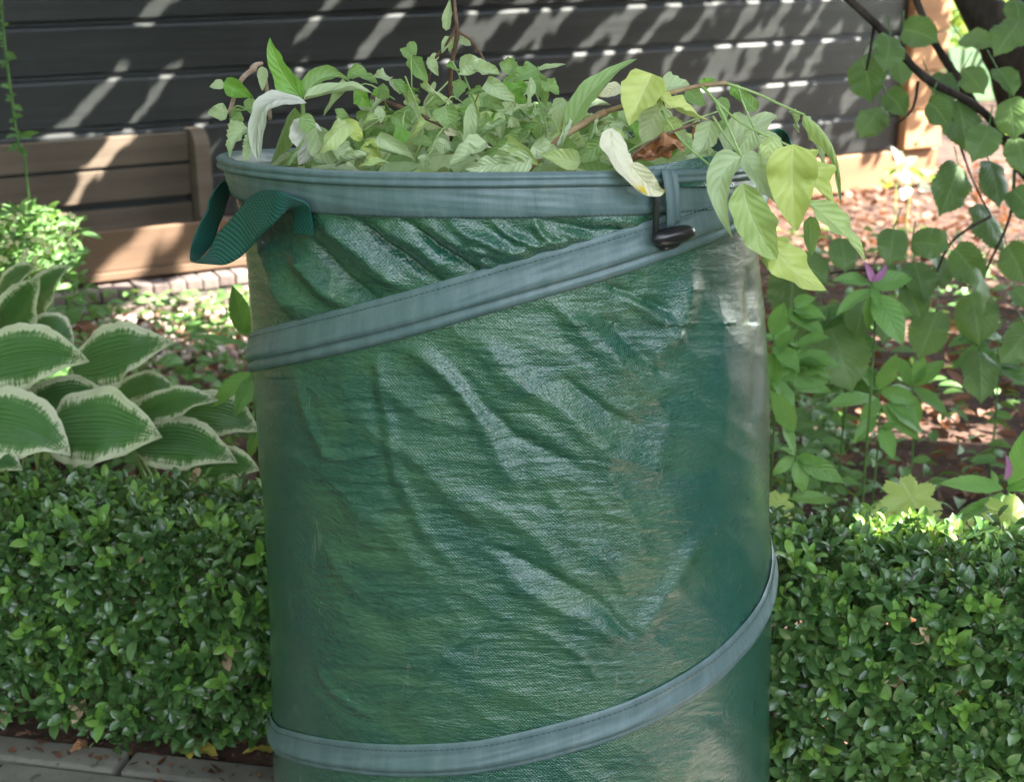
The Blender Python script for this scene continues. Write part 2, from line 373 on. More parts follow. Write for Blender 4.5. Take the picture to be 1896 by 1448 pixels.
def webbing():
    m, t, b = newmat('teal_webbing'); g = N(t)
    uv = g.n('ShaderNodeUVMap').outputs[0]; sep = g.n('ShaderNodeSeparateXYZ'); g.put(sep.inputs[0], uv)
    u, v = sep.outputs[0], sep.outputs[1]
    w1 = g.math('SINE', g.math('MULTIPLY', g.math('ADD', v, g.math('MULTIPLY', u, 0.35)), 6.2832 * 48)); w2 = g.math('SINE', g.math('MULTIPLY', u, 6.2832 * 11))
    cell = g.math('MULTIPLY', w1, w2)
    col = g.mix(g.step(cell, -0.2, 0.7), (0.010, 0.105, 0.078), (0.035, 0.22, 0.165))
    col = g.mix(g.math('MULTIPLY', g.step(cell, 0.80, 0.97), 0.6), col, (0.16, 0.42, 0.34))
    g.put(b.inputs['Base Color'], col); b.inputs['Roughness'].default_value = 0.55
    g.put(b.inputs['Normal'], g.bump(cell, 0.0007))
    return m
M['web'] = webbing()

# ------------------------------------------------------------------ leaves
def sh_lance(v): return np.sin(np.pi * np.clip(v, 0, 1) ** 0.85) ** 0.9
def sh_ovate(v): return np.sin(np.pi * np.clip(v, 0, 1) ** 0.62) ** 0.75 * (1 - 0.12 * v)
def sh_oblong(v): return np.clip(np.sin(np.pi * np.clip(v, 0, 1) ** 0.95), 0, 1) ** 0.6
def sh_round(v):
    return np.where(v < 0.86, np.sqrt(np.clip(1 - ((v - 0.42) / 0.46) ** 2, 0.02, 1)), np.clip((1 - v) / 0.14, 0, 1) ** 1.3 * 0.30)
def sh_oval(v): return np.clip(np.sin(np.pi * np.clip(v, 0, 1)), 0, 1) ** 0.62
def sh_hosta(v): v = np.clip(v, 0, 1); return np.sin(np.pi * v ** 0.74) ** 0.85 * (1 - 0.30 * np.clip((v - .6) / .4, 0, 1) ** 1.2)
SH = dict(hosta=sh_hosta, lance=sh_lance, ovate=sh_ovate, oblong=sh_oblong, round=sh_round, oval=sh_oval)
def leaf_geo(P0, P1, hw, C=None, face=(0, -1, 0.5), roll=0.0, twist=0.0, fold=0.25, curl=0.0, wave=0.1, teeth=0.0, shape='ovate', n=12, m=6, seed=0):
    """a leaf blade along a bent rib P0-C-P1; hw half width; fold V-folds it, curl rolls the margins, wave ruffles them"""
    r = random.Random(seed)
    P0, P1 = np.asarray(P0, float), np.asarray(P1, float)
    C = (P0 + P1) / 2 if C is None else np.asarray(C, float)
    vs = np.linspace(0, 1, n + 1); us = np.linspace(-1, 1, m + 1)
    c = ((1 - vs) ** 2)[:, None] * P0 + (2 * vs * (1 - vs))[:, None] * C + (vs ** 2)[:, None] * P1
    t = (2 * (1 - vs))[:, None] * (C - P0) + (2 * vs)[:, None] * (P1 - C)
    t /= np.linalg.norm(t, axis=1)[:, None] + 1e-9
    f = np.asarray(face, float); s = np.cross(t, f); s /= np.linalg.norm(s, axis=1)[:, None] + 1e-9
    nn = np.cross(s, t)
    ang = roll + twist * (vs - 0.4)
    s2 = s * np.cos(ang)[:, None] + nn * np.sin(ang)[:, None]; n2 = -s * np.sin(ang)[:, None] + nn * np.cos(ang)[:, None]
    wd = hw * SH[shape](vs)
    if teeth: wd = wd * (1 + teeth * (np.arange(n + 1) % 2 - 0.5) * 2)
    wd = wd * np.array([1 + r.uniform(-.035, .035) for _ in range(n + 1)]); ks = (r.uniform(.4, 1.9), r.uniform(.4, 1.9))
    ph = [r.uniform(0, 6.28) for _ in range(4)]; fr = [r.uniform(1.3, 2.2), r.uniform(2.5, 4.2)]
    U = us[None, :]; A = np.abs(U)
    k = (fold + curl * A) * np.where(U < 0, ks[0], ks[1]) * (0.7 + 0.6 * vs[:, None])
    lat = wd[:, None] * A * np.cos(k) * np.sign(U); nor = wd[:, None] * A * np.sin(k)
    wv = np.where(U < 0, np.sin(fr[0] * 6.28 * vs[:, None] + ph[0]) + 0.6 * np.sin(fr[1] * 6.28 * vs[:, None] + ph[1]),
                  np.sin(fr[0] * 6.0 * vs[:, None] + ph[2]) + 0.6 * np.sin(fr[1] * 6.6 * vs[:, None] + ph[3]))
    nor = nor + wave * hw * wv * A ** 1.6 * np.clip(SH[shape](vs), 0, 1)[:, None]
    V = c[:, None, :] + s2[:, None, :] * lat[..., None] + n2[:, None, :] * nor[..., None]
    UV = np.stack([np.broadcast_to((U + 1) / 2, (n + 1, m + 1)), np.broadcast_to(vs[:, None], (n + 1, m + 1))], -1)
    return V.reshape(-1, 3), grid_faces(n + 1, m + 1), UV.reshape(-1, 2)
def leaf_obj(root, mat, P0, P1, hw, name='leaf', **kw):
    V, F, UV = leaf_geo(P0, P1, hw, **kw)
    return under(name, mesh(name, V, F, UV), mat, root)
# flat little template for foliage built in bulk, one unit long along +Y
def template(n=4, m=2, wd=0.26, shape='oval', fold=0.35, sag=0.12):
    V, F, UV = leaf_geo((0, 0, 0), (0, 1, -sag), wd, C=(0, 0.5, 0.10), face=(0, 0, 1), fold=fold, wave=0.0, n=n, m=m, shape=shape)
    return V, F, UV
def frames(d, up):
    d = d / (np.linalg.norm(d, axis=1)[:, None] + 1e-9)
    s = np.cross(d, up); s /= np.linalg.norm(s, axis=1)[:, None] + 1e-9
    n = np.cross(s, d)
    return np.stack([s, d, n], -1)
def bulk(T, pos, Rm, scale, tint=None):
    V, F, UV = T; k = len(V); n = len(pos)
    scale = np.broadcast_to(np.asarray(scale, float), (n,))
    W = np.einsum('nij,kj->nki', Rm, V) * scale[:, None, None] + pos[:, None, :]
    FF = F[None] + (np.arange(n) * k)[:, None, None]
    ti = np.repeat(rng.random(n) if tint is None else tint, k)
    return W.reshape(-1, 3), FF.reshape(-1, 4), np.tile(UV, (n, 1)), ti
def rand_dir(n, zlo=-1, zhi=1):
    z = rng.uniform(zlo, zhi, n); a = rng.uniform(0, 2 * np.pi, n); r = np.sqrt(np.clip(1 - z * z, 0, 1))
    return np.stack([r * np.cos(a), r * np.sin(a), z], -1)

# ================================================================== SETTING: ground
def ground_sheet(name, x0, x1, y0, y1, z, mat, nx=2, ny=2, amp=0, f=3):
    X, Y = np.meshgrid(np.linspace(x0, x1, nx), np.linspace(y0, y1, ny))
    Z = z + (amp * fbm(X * f + 5, Y * f + 9, 4) if amp else 0 * X)
    o = finish(name, mesh(name, np.stack([X, Y, Z], -1).reshape(-1, 3), grid_faces(ny, nx)), M[mat])
    o['kind'] = 'structure'; return o
ground_sheet('lawn', -150, 150, -150, 150, -0.06, 'lawn')
ground_sheet('garden_bed', -2.3, 6.0, 1.78, 9.0, -0.012, 'soil', 260, 180, 0.05, 2.6)

# pavement: edging row and slabs, running along the hedge
HA, HB = np.array([-0.55, 1.825]), np.array([0.50, 1.61])     # front foot line of the hedge
hu = nrm(HB - HA); hn = np.array([hu[1], -hu[0]])              # hn points to the photographer
def HP(a, b, z): q = HA + hu * a + hn * b; return np.array([q[0], q[1], z])
ax_h = np.array([[hu[0], hu[1], 0], [-hn[0], -hn[1], 0], [0, 0, 1]])
pave = finish('pavement', mesh('pavement', *box_geo(HP(0.3, 1.03, -0.035), (5.0, 1.90, 0.03), ax_h)), M['joint'], smooth=False); pave['kind'] = 'structure'
row_b = 0.072
rs = random.Random(3)
def slab(a0, a1, b0, b1, tilt=0.0):
    V, F = box_geo((0, 0, 0), (a1 - a0 - 0.009, b1 - b0 - 0.009, 0.045), ax_h)
    o = finish('paving_slab', mesh('paving_slab', V, F), M['slab'], pave, smooth=False)
    o.location = HP((a0 + a1) / 2, (b0 + b1) / 2, -0.0225 + rs.uniform(-0.0015, 0.0015))
    o.rotation_euler = (rs.uniform(-0.004, 0.004), rs.uniform(-0.004, 0.004), rs.uniform(-0.004, 0.004))
    bevel(o, 0.005, 2)
for k in range(9): slab(-1.30 + k * 0.335, -1.30 + (k + 1) * 0.335, 0.010, row_b)
for r_ in range(3):
    for k in range(6): slab(-1.62 + k * 0.5 + r_ * 0.17, -1.62 + (k + 1) * 0.5 + r_ * 0.17, row_b + r_ * 0.4, row_b + (r_ + 1) * 0.4)

# ================================================================== SHED WALL
G0 = PZ(1566, 352, 0.0)
wy = R(60.8); wu = np.array([math.sin(wy), math.cos(wy), 0.0]); wn = np.array([wu[1], -wu[0], 0.0])   # along / towards the photographer
def Wp(px, py, b=0.0):
    o = np.array([0, 0, EYE]); d = ray(px, py); p0 = G0 + wn * b
    t = np.dot(p0 - o, wn) / np.dot(d, wn); return o + d * t
def Wc(px, py, b=0.0):
    p = Wp(px, py, b); return np.dot(p - G0, wu), p[2]
def WP(a, b, z): return G0 + wu * a + wn * b + np.array([0, 0, z])
ax_w = np.array([wu, -wn, [0, 0, 1]])
zs = [Wc(950, y, 0.02)[1] for y in (348, 266, 181, 97, 10)]
pitch_z = (zs[-1] - zs[0]) / 4; z0 = zs[0]
a_end = Wc(1668, 200, 0.02)[0]
shed = thing('garden_shed', 'dark stained timber shed wall behind the bag with bare pine corner', 'shed', tuple(G0 + wu * (a_end / 2)))
shed.location.z = 0
def extr(profile, a0, a1, nseg=1):     # profile = [(b, z)], extruded along the wall
    V = []; k = len(profile)
    for a in np.linspace(a0, a1, nseg + 1):
        for b, z in profile: V.append(WP(a, b, z))
    F = [tuple(int(x) for x in f) for f in grid_faces(nseg + 1, k, True)]
    F.append(tuple(range(k))); F.append(tuple(nseg * k + i for i in range(k - 1, -1, -1)))
    return V, F
for i in range(-1, 14):
    zb = z0 + i * pitch_z; zt = zb + pitch_z
    if i < 0:
        prof = [(-0.03, 0.0), (0.026, 0.0), (0.026, zt - 0.010), (0.012, zt - 0.001), (-0.03, zt - 0.001)]
        V, F = extr(prof, Wc(-200, 400)[0] - 2.5, a_end + 0.21)
        under('sill_board', mesh('sill_board', V, F), M['sillwood'], shed, False)
        continue
    prof = [(-0.03, zb + 0.001), (0.012, zb + 0.001), (0.020, zb + 0.006), (0.022, zt - 0.022), (0.012, zt - 0.0125), (0.004, zt - 0.0095), (0.002, zt - 0.001), (-0.03, zt - 0.001)]
    a0 = Wc(-200, 200)[0] - 2.5 if i % 2 else Wc(-200, 200)[0] - 2.9
    V, F = extr(prof, a0, a_end - 0.004)
    under('cladding_board', mesh('cladding_board', V, F), M['siding'], shed, False)
    V, F = box_geo(WP(a_end + 0.10, 0.0, (zb + zt) / 2), (0.195, 0.11, pitch_z - 0.005), ax_w)
    bevel(under('corner_block', mesh('corner_block', V, F), M['lightwood'], shed, False), 0.006)
V, F = box_geo(WP(a_end / 2 - 2.2, -0.09, 1.1), (a_end + 4.4 + 0.36, 0.10, 2.3), ax_w)
under('wall_core', mesh('wall_core', V, F), M['siding'], shed, False)

# planter box with a slatted back against the wall
def quad_board(name, root, mat, a0, a1, b0, b1, z0_, z1_, bev=0.003):
    V, F = box_geo(WP((a0 + a1) / 2, (b0 + b1) / 2, (z0_ + z1_) / 2), (abs(a1 - a0), abs(b1 - b0), abs(z1_ - z0_)), ax_w)
    return bevel(under(name, mesh(name, V, F), M[mat], root, False), bev)
bb = 0.10
aR = Wc(352, 300, bb)[0]; aL = aR - 1.75
pl = thing('planter_box', 'weathered wooden planter with slatted back and rounded end against the shed', 'planter', tuple(WP((aR + aL) / 2, 0.25, 0)))
bf_ = 0.42
zf1 = Wc(350, 411, bf_)[1]; zf0 = Wc(350, 484, bf_)[1]
for ya, yb in ((243, 297), (303, 360), (374, 411)):
    z1_ = Wc(352, ya, bb)[1]; z0_ = Wc(352, yb, bb)[1]
    quad_board('slat', pl, 'oldwood', aL, aR, bb - 0.018, bb, z0_, z1_)
quad_board('back_panel', pl, 'siding', aL, aR - 0.002, bb - 0.036, bb - 0.021, 0.06, Wc(352, 262, bb)[1])
# rounded end panel
zt_ = Wc(365, 241, 0.13)[1]; prof = []
for q in np.linspace(0, math.pi / 2, 7): prof.append((0.03 + 0.09 * 0 + 0.055 + 0.055 * math.sin(q) - 0.0, zt_ - 0.05 + 0.05 * math.cos(q)))
prof = [(0.058, 0.03), (0.058, zt_)] + [(0.10 + 0.055 * math.sin(q), zt_ - 0.055 + 0.055 * math.cos(q)) for q in np.linspace(0, math.pi / 2, 7)] + [(0.165, 0.42 * zt_), (0.41, zf1 - 0.003), (0.41, 0.03)]
V = [WP(aR + 0.001, b, z) for b, z in prof] + [WP(aR + 0.048, b, z) for b, z in prof]; k = len(prof)
F = [tuple(range(k)), tuple(range(2 * k - 1, k - 1, -1))] + [(i, k + i, k + (i + 1) % k, (i + 1) % k) for i in range(k)]
under('end_panel', mesh('end_panel', V, F), M['oldwood'], pl, False)
quad_board('front_board', pl, 'frontwood', aL, Wc(460, 450, bf_)[0], bf_ - 0.004, bf_ + 0.018, zf0, zf1)
quad_board('base_rail', pl, 'frontwood', aL, Wc(460, 470, bf_)[0], bf_ - 0.02, bf_ + 0.028, zf0 - 0.024, zf0 - 0.001)
quad_board('soil_fill', pl, 'soil', aL, aR - 0.001, bb + 0.001, bf_ - 0.006, 0.04, zf1 - 0.10)

# brick edging below the planter
edg = bpy.data.objects.new('brick_edging', None); COL.objects.link(edg); edg['kind'] = 'structure'
rb = random.Random(5)
me_b = None
for row, (yy, bo) in enumerate(((502, 0.47), (524, 0.53))):
    zc = 0.03 if row else 0.062
    a_s = Wc(60, yy, bo)[0]
    for k in range(34):
        if me_b is None:
            V, F = box_geo((0, 0, 0), (0.046, 0.07, 0.034), ax_w); me_b = mesh('brick', V, F); me_b.materials.append(M['brick'])
        o = bpy.data.objects.new('brick', me_b); COL.objects.link(o); o.parent = edg
        o.location = WP(a_s + k * 0.0485 + row * 0.02, bo + rb.uniform(-0.003, 0.003), zc + rb.uniform(-0.003, 0.003) - row * 0.008)
        o.rotation_euler = (rb.uniform(-.04, .04), rb.uniform(-.04, .04), rb.uniform(-.05, .05)); bevel(o, 0.004, 2)
V, F = box_geo(WP(aR - 0.6, 0.42, 0.01), (2.6, 0.25, 0.06), ax_w)
o = finish('mortar_bed', mesh('mortar_bed', V, F), M['joint'], edg, False)

# ================================================================== GARDEN BAG
BY = 1.60
LE = [(250, 412), (300, 415), (330, 432), (400, 452), (500, 462), (640, 467), (690, 468), (900, 487), (1100, 499), (1370, 505), (1448, 511), (1700, 522)]
RE = [(250, 1412), (320, 1412), (400, 1405), (470, 1405), (560, 1417), (700, 1424), (900, 1424), (1055, 1432), (1100, 1429), (1300, 1425), (1448, 1425), (1700, 1410)]
ang = np.linspace(0, 2 * np.pi, 181)
rows_z = np.linspace(0.0, 0.90, 46); prof_c, prof_r = [], []
for z in rows_z:
    cx_, r_ = 0.0, 0.27
    yy = proj(np.array([0, BY, z]))[1]
    lx = np.interp(yy, *zip(*LE)); rx = np.interp(yy, *zip(*RE))
    for _ in range(12):
        p = np.stack([cx_ + r_ * np.sin(ang), BY - r_ * np.cos(ang), np.full_like(ang, z)], -1); X, _y = proj(p)
        a, b = X.min(), X.max(); k = r_ * 2 / (b - a)
        r_ += ((rx - lx) - (b - a)) * k / 2; cx_ += ((rx + lx) / 2 - (a + b) / 2) * k
    prof_c.append(cx_); prof_r.append(r_)
prof_c, prof_r = np.array(prof_c), np.array(prof_r)
def ztop(phi): return 0.834 + 0.031 * np.cos(phi) + 0.0015 * np.sin(3 * phi) - 0.003 * np.sin(phi)
def surf(phi, z, off=0.0):
    r_ = np.interp(z, rows_z, prof_r) + off; c = np.interp(z, rows_z, prof_c)
    return np.stack([c + r_ * np.sin(phi), BY - r_ * np.cos(phi), z + 0 * phi], -1)
def on_bag(px, py):          # (phi, z) of the smooth bag surface seen at a pixel
    z = 0.5; phi = 0.0; d = ray(px, py)
    for _ in range(25):
        r_ = np.interp(z, rows_z, prof_r); c = np.interp(z, rows_z, prof_c)
        A = d[0] ** 2 + d[1] ** 2; B = -2 * (d[0] * c + d[1] * BY); Cc = c * c + BY * BY - r_ * r_
        D = B * B - 4 * A * Cc; t = (-B - math.sqrt(max(D, 0))) / (2 * A)
        z = EYE + t * d[2]; phi = math.atan2(t * d[0] - c, BY - t * d[1])
    return phi, z
bag = thing('garden_bag', 'tall green woven pop-up garden bag with grey spiral bands full of clippings', 'bag', (0, BY, 0))

# spiral bands, as lines on the cloth
def band_line(pts, n=90):
    q = smooth_path([(x, y, 0) for x, y in pts], n); return np.array([on_bag(x, y) for x, y, _ in q])
B1 = [(470, 652), (560, 632), (700, 598), (850, 556), (1000, 512), (1150, 468), (1290, 420), (1395, 378)]
B2 = [(x, y + 9) for x, y in [(1430, 1072), (1412, 1130), (1370, 1188), (1300, 1250), (1180, 1318), (1050, 1362), (900, 1396), (780, 1405), (680, 1402), (580, 1388), (507, 1366)]]
L1 = band_line(B1); L2 = band_line(B2)[::-1]
def extend(L, dl, dr):    # continue round the back
    a = L[0]; b = L[-1]; dl = np.polyfit(L[:14, 0], L[:14, 1], 1)[0]; dr = np.polyfit(L[-14:, 0], L[-14:, 1], 1)[0]; print('slopes', dl, dr)
    pre = np.array([[a[0] - q, a[1] - dl * q] for q in np.linspace(1.9, 0.04, 26)]); post = np.array([[b[0] + q, b[1] + dr * q] for q in np.linspace(0.04, 1.9, 26)])
    return np.vstack([pre, L, post])
def mono(L): return L[np.argsort(L[:, 0])]
L1 = mono(L1); L2 = mono(L2); L1 = L1[np.abs(L1[:, 0]) < 1.22]; L2 = L2[np.abs(L2[:, 0]) < 1.22]
L1x = extend(L1, 0.10, 0.02); L2x = extend(L2, -0.01, 0.12)

# cloth with its folds, measured off the photograph as crease lines: (points, width px, height mm, sharpness)
RID = [
 ([(482, 440), (520, 520), (590, 610)], 20, 4.5), ([(545, 470), (600, 530), (668, 588)], 17, 6.5), ([(508, 520), (545, 580), (572, 612)], 12, 3.5),
 ([(590, 400), (660, 460), (760, 545)], 19, 6.0), ([(690, 402), (770, 455), (860, 520)], 18, 5.0), ([(640, 395), (730, 462), (830, 535)], 9, -5.0),
 ([(765, 398), (830, 440), (925, 500)], 15, 4.5), ([(820, 396), (870, 432), (960, 470), (1020, 488)], 15, 7.0), ([(575, 440), (640, 520), (720, 575)], 10, -5.0),
 ([(735, 400), (820, 462), (905, 515)], 8, -4.5), ([(900, 400), (960, 440), (1050, 470), (1120, 462)], 10, 5.0), ([(985, 400), (1010, 440), (1060, 462)], 9, 5.0),
 ([(1040, 432), (1110, 445), (1190, 440)], 8, 4.5), ([(940, 470), (1010, 452), (1080, 440)], 7, 3.5), ([(880, 480), (930, 500), (990, 500)], 8, 3.5),
 ([(1060, 392), (1130, 400), (1195, 425)], 14, 5.0), ([(1000, 405), (1060, 420), (1180, 432)], 8, -4.5), ([(870, 455), (950, 485)], 7, 3.0),
 ([(1240, 385), (1300, 375)], 10, 5.0), ([(1150, 455), (1060, 480), (990, 492)], 7, 3.0),
 # below the upper band
 ([(1045, 575), (1100, 640), (1180, 700), (1225, 760)], 26, 7.5), ([(1120, 590), (1190, 660), (1240, 700)], 15, -5.0), ([(1160, 540), (1220, 590), (1260, 640)], 16, 5.5),
 ([(1120, 520), (1190, 555), (1240, 575)], 9, -4.0), ([(1280, 500), (1260, 600), (1200, 690)], 22, 4.0),
 ([(880, 620), (940, 690), (1040, 760), (1130, 840), (1220, 868)], 24, 7.0), ([(820, 660), (900, 760), (960, 810), (1080, 870)], 14, -4.5),
 ([(760, 640), (830, 700), (880, 760), (930, 850), (960, 900)], 20, 5.5), ([(700, 650), (712, 760), (735, 880), (800, 1000), (850, 1060)], 13, 3.0),
 ([(685, 660), (694, 780), (720, 900), (780, 1010)], 10, -1.0), ([(740, 835), (790, 870), (840, 930), (900, 970)], 18, 4.5),
 ([(960, 760), (1040, 820), (1120, 870), (1180, 980), (1190, 1060)], 22, 4.0), ([(1040, 700), (1120, 760), (1200, 800)], 10, -4.0),
 ([(1240, 760), (1225, 850), (1180, 900)], 20, 3.0), ([(930, 1060), (1000, 1110), (1080, 1150), (1160, 1190)], 20, 5.5), ([(900, 1010), (1010, 1060), (1110, 1120), (1168, 1175)], 12, -4.5),
 ([(1180, 1190), (1215, 1130), (1260, 1050), (1290, 1000)], 16, 3.5), ([(880, 1165), (810, 1230), (735, 1315)], 9, 3.0), ([(585, 1230), (620, 1280), (680, 1325)], 9, 3.0),
 ([(545, 690), (575, 790), (610, 850)], 10, 3.2), ([(590, 840), (640, 850), (700, 845)], 10, 3.5), ([(600, 1000), (650, 1090), (700, 1130)], 14, 2.5),
 ([(980, 1160), (1060, 1200), (1110, 1260)], 12, 3.0), ([(1330, 560), (1345, 700), (1335, 860)], 26, 2.6), ([(1385, 500), (1400, 640), (1395, 800)], 12, -2.5),
 ([(840, 905), (930, 950), (1010, 1010), (1060, 1080)], 18, 3.6), ([(640, 920), (720, 990), (820, 1080)], 20, 3.0), ([(1100, 1000), (1140, 1060), (1170, 1120)], 16, 3.0),
 ([(1310, 980), (1250, 1080), (1200, 1170)], 20, 2.2), ([(1330, 1330), (1280, 1390), (1260, 1448)], 20, 2.0),
]
def seg_dist(X, Y, pts):
    best = np.full(X.shape, 1e9); L = len(pts) - 1; par = np.zeros(X.shape)
    for i in range(L):
        ax, ay = pts[i]; bx, by = pts[i + 1]; dx, dy = bx - ax, by - ay; l2 = dx * dx + dy * dy
        t = np.clip(((X - ax) * dx + (Y - ay) * dy) / l2, 0, 1); d = np.hypot(X - ax - t * dx, Y - ay - t * dy)
        mk = d < best; best = np.where(mk, d, best); par = np.where(mk, (i + t) / L, par)
    return best, par
nc1, nc2 = 620, 60
phis = np.concatenate([np.linspace(-1.75, 1.75, nc1), np.linspace(1.75, 2 * np.pi - 1.75, nc2 + 2)[1:-1]])
nr = 520
S = np.linspace(0, 1, nr)
PH, SS = np.meshgrid(phis, S)
ZZ = SS * (ztop(PH) - 0.006)
base = surf(PH, ZZ)
X, Y = proj(base); Y = np.clip(Y, -500, 2600)
phw = np.where(PH > np.pi, PH - 2 * np.pi, PH)
front = np.clip((1.60 - np.abs(phw)) / 0.35, 0, 1)
# distance from the bands and rim tightens the cloth
def dz_line(L): return ZZ - np.interp(phw, L[:, 0], L[:, 1])
d1, d2 = dz_line(L1x), dz_line(L2x); dt_ = ztop(PH) - ZZ
loose = np.clip((np.minimum(np.minimum(np.abs(d1), np.abs(d2)), dt_ - 0.015) - 0.017) / 0.022, 0, 1) ** 0.8
disp = np.zeros_like(X)
wx_ = 9 * fbm(X / 60, Y / 60, 3); wy_ = 9 * fbm(X / 55 + 40, Y / 55 + 7, 3)
for pts, wd_, amp in RID:
    d, par = seg_dist(X + wx_ * 1.5, Y + wy_ * 1.5, pts)
    taper = np.clip(np.minimum(par, 1 - par) * 5 + 0.25, 0, 1)
    a = d / (wd_ * (0.62 + 0.45 * taper))
    disp += amp * np.where(Y > 600, 0.00095, 0.0018) * taper * (np.exp(-a * a) * 0.65 + 0.35 * np.clip(1 - a / 1.3, 0, 1) ** 1.5)
crump = np.clip(1.15 - np.clip((X - 1130) / 230, 0, 1) - np.clip((640 - X) / 130, 0, 1) * (Y > 700), 0.0, 1)    # slack and creased in the middle, taut at the sides
ca, sa = math.cos(R(38)), math.sin(R(38))
Xr, Yr = X * ca + Y * sa, -X * sa + Y * ca
rn = 1 - 2 * np.abs(fbm(Xr / 210, Yr / 78 + 3, 2)) * 2.6
disp += front * (0.0030 * (rn - 0.6)) * (0.25 + 0.75 * crump)
hc = 1 - np.abs(fbm(X / 120 + 9, Y / 17, 3)) * 4           # short level crinkles
disp += front * 0.0013 * hc * crump
disp += 0.0035 * fbm(PH * 2.1, ZZ * 5 + 4, 3) * front
disp *= loose
disp += 0.003 * np.exp(-(d1 / 0.012) ** 2) + 0.003 * np.exp(-(d2 / 0.010) ** 2)
disp -= 0.0008 * np.clip(1 - np.minimum(np.abs(d1), np.abs(d2)) / 0.1, 0, 1)
rr = np.interp(ZZ, rows_z, prof_r); cc = np.interp(ZZ, rows_z, prof_c)
DISP = disp
Vb = np.stack([cc + (rr + disp) * np.sin(PH), BY - (rr + disp) * np.cos(PH), ZZ], -1).reshape(-1, 3)
UVb = np.stack([PH * 0.27, ZZ], -1).reshape(-1, 2)
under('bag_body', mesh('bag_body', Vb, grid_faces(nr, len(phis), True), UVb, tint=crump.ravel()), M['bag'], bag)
q = np.linspace(0, 2 * np.pi, 49)[:-1]
under('base_panel', mesh('base_panel', surf(q, np.full(48, 0.004), -0.001), [tuple(range(48))]), M['bag'], bag, False)

def strip(L, prof, name, mat='band', wob=0.0, zoff=0.0, n=260, taper=None):
    """a taped seam lying on the cloth: prof = [(height across, lift off the cloth)]"""
    ph = np.linspace(L[0, 0], L[-1, 0], n); zc = np.interp(ph, L[:, 0], L[:, 1])
    V, UV = [], []; acc = 0
    for k, (dz, off) in enumerate(prof):
        sc_ = 1 if taper is None else taper(ph)
        jit = wob * fbm(ph * 7 + k * 0.37, np.full_like(ph, k * 0.3), 3)
        V.append(surf(ph, np.clip(zc + zoff + dz * sc_, 0.003, 2), off + jit)); UV.append(np.stack([ph * 0.27, np.full_like(ph, dz)], -1))
    V = np.array(V); UV = np.array(UV)
    return under(name, mesh(name, V.reshape(-1, 3), grid_faces(len(prof), n)[:, ::-1].copy(), UV.reshape(-1, 2)), M[mat], bag)
def dense(prof, n=26):
    pr = np.array(prof); s = np.concatenate([[0], np.cumsum(np.hypot(*np.diff(pr, axis=0).T))]); q = np.linspace(0, s[-1], n)
    return list(zip(np.interp(q, s, pr[:, 0]), np.interp(q, s, pr[:, 1])))
lift = 0.0015
prof1 = dense([(0.0225, 0.001), (0.0205, lift + .0015), (0.012, lift + .0022), (0.002, lift + .0055), (-0.0035, lift + .0070), (-0.0075, lift + .0052), (-0.0090, lift + .0016), (-0.0105, lift + .0022), (-0.0150, lift + .0040), (-0.0190, lift + .0020), (-0.0205, 0.0005)])
prof2 = dense([(0.0215, 0.001), (0.0190, lift + .0012), (0.008, lift + .0020), (0.001, lift + .0050), (-0.0040, lift + .0075), (-0.0080, lift + .0050), (-0.0095, lift + .0014), (-0.0115, lift + .0026), (-0.0140, lift + .0018), (-0.0155, 0.0005)])
strip(L1x, prof1, 'spiral_band', wob=0.0022)
strip(L2x, [(a_, b_ * 0.72) for a_, b_ in prof2], 'spiral_band', wob=0.0016)
def stitch(L, dz, off, step=0.0052):
    ph = np.arange(L[0, 0], L[-1, 0], step / 0.27); Vs, Fs = [], []
    for p in ph[:-1]:
        if abs(p) > 1.7: continue
        q = np.array([p, p + 0.62 * step / 0.27]); z = np.interp(q, L[:, 0], L[:, 1]) + dz
        pts = surf(q, z, off)
        v, f = tube(pts, 0.00032, 4); b0 = len(Vs); Vs += list(v); Fs += [tuple(x + b0 for x in t) for t in f]
    return Vs, Fs
Vs, Fs = stitch(L1x, 0.0165, lift + .0022)
v2, f2 = stitch(L2x, 0.0155, lift + .0018); Fs += [tuple(x + len(Vs) for x in t) for t in f2]; Vs += v2
LT = np.stack([np.linspace(-np.pi, np.pi, 200), ztop(np.linspace(-np.pi, np.pi, 200))], -1)
v2, f2 = stitch(LT, -0.0335, 0.0050); Fs += [tuple(x + len(Vs) for x in t) for t in f2]; Vs += v2
o = under('stitching', mesh('stitching', Vs, Fs), M['thread'], bag); o['kind'] = 'stuff'
# rim: taped hoop with flange below
def rim_taper(ph): return 1 - 0.30 * np.clip((ph - 0.55) / 0.6, 0, 1)
profr = dense([(-0.0360, 0.0010), (-0.0345, 0.0035), (-0.0300, 0.0040), (-0.0180, 0.0034), (-0.0090, 0.0022), (-0.0078, 0.0012), (-0.0068, 0.0058), (-0.0048, 0.0078), (-0.0024, 0.0070), (-0.0012, 0.0052), (0.0002, 0.0066), (0.0026, 0.0072), (0.0048, 0.0048), (0.0056, 0.0), (0.0045, -0.0040), (0.000, -0.006), (-0.012, -0.005), (-0.03, -0.004)], 54)
strip(LT, profr, 'rim_band', wob=0.0020, n=360)

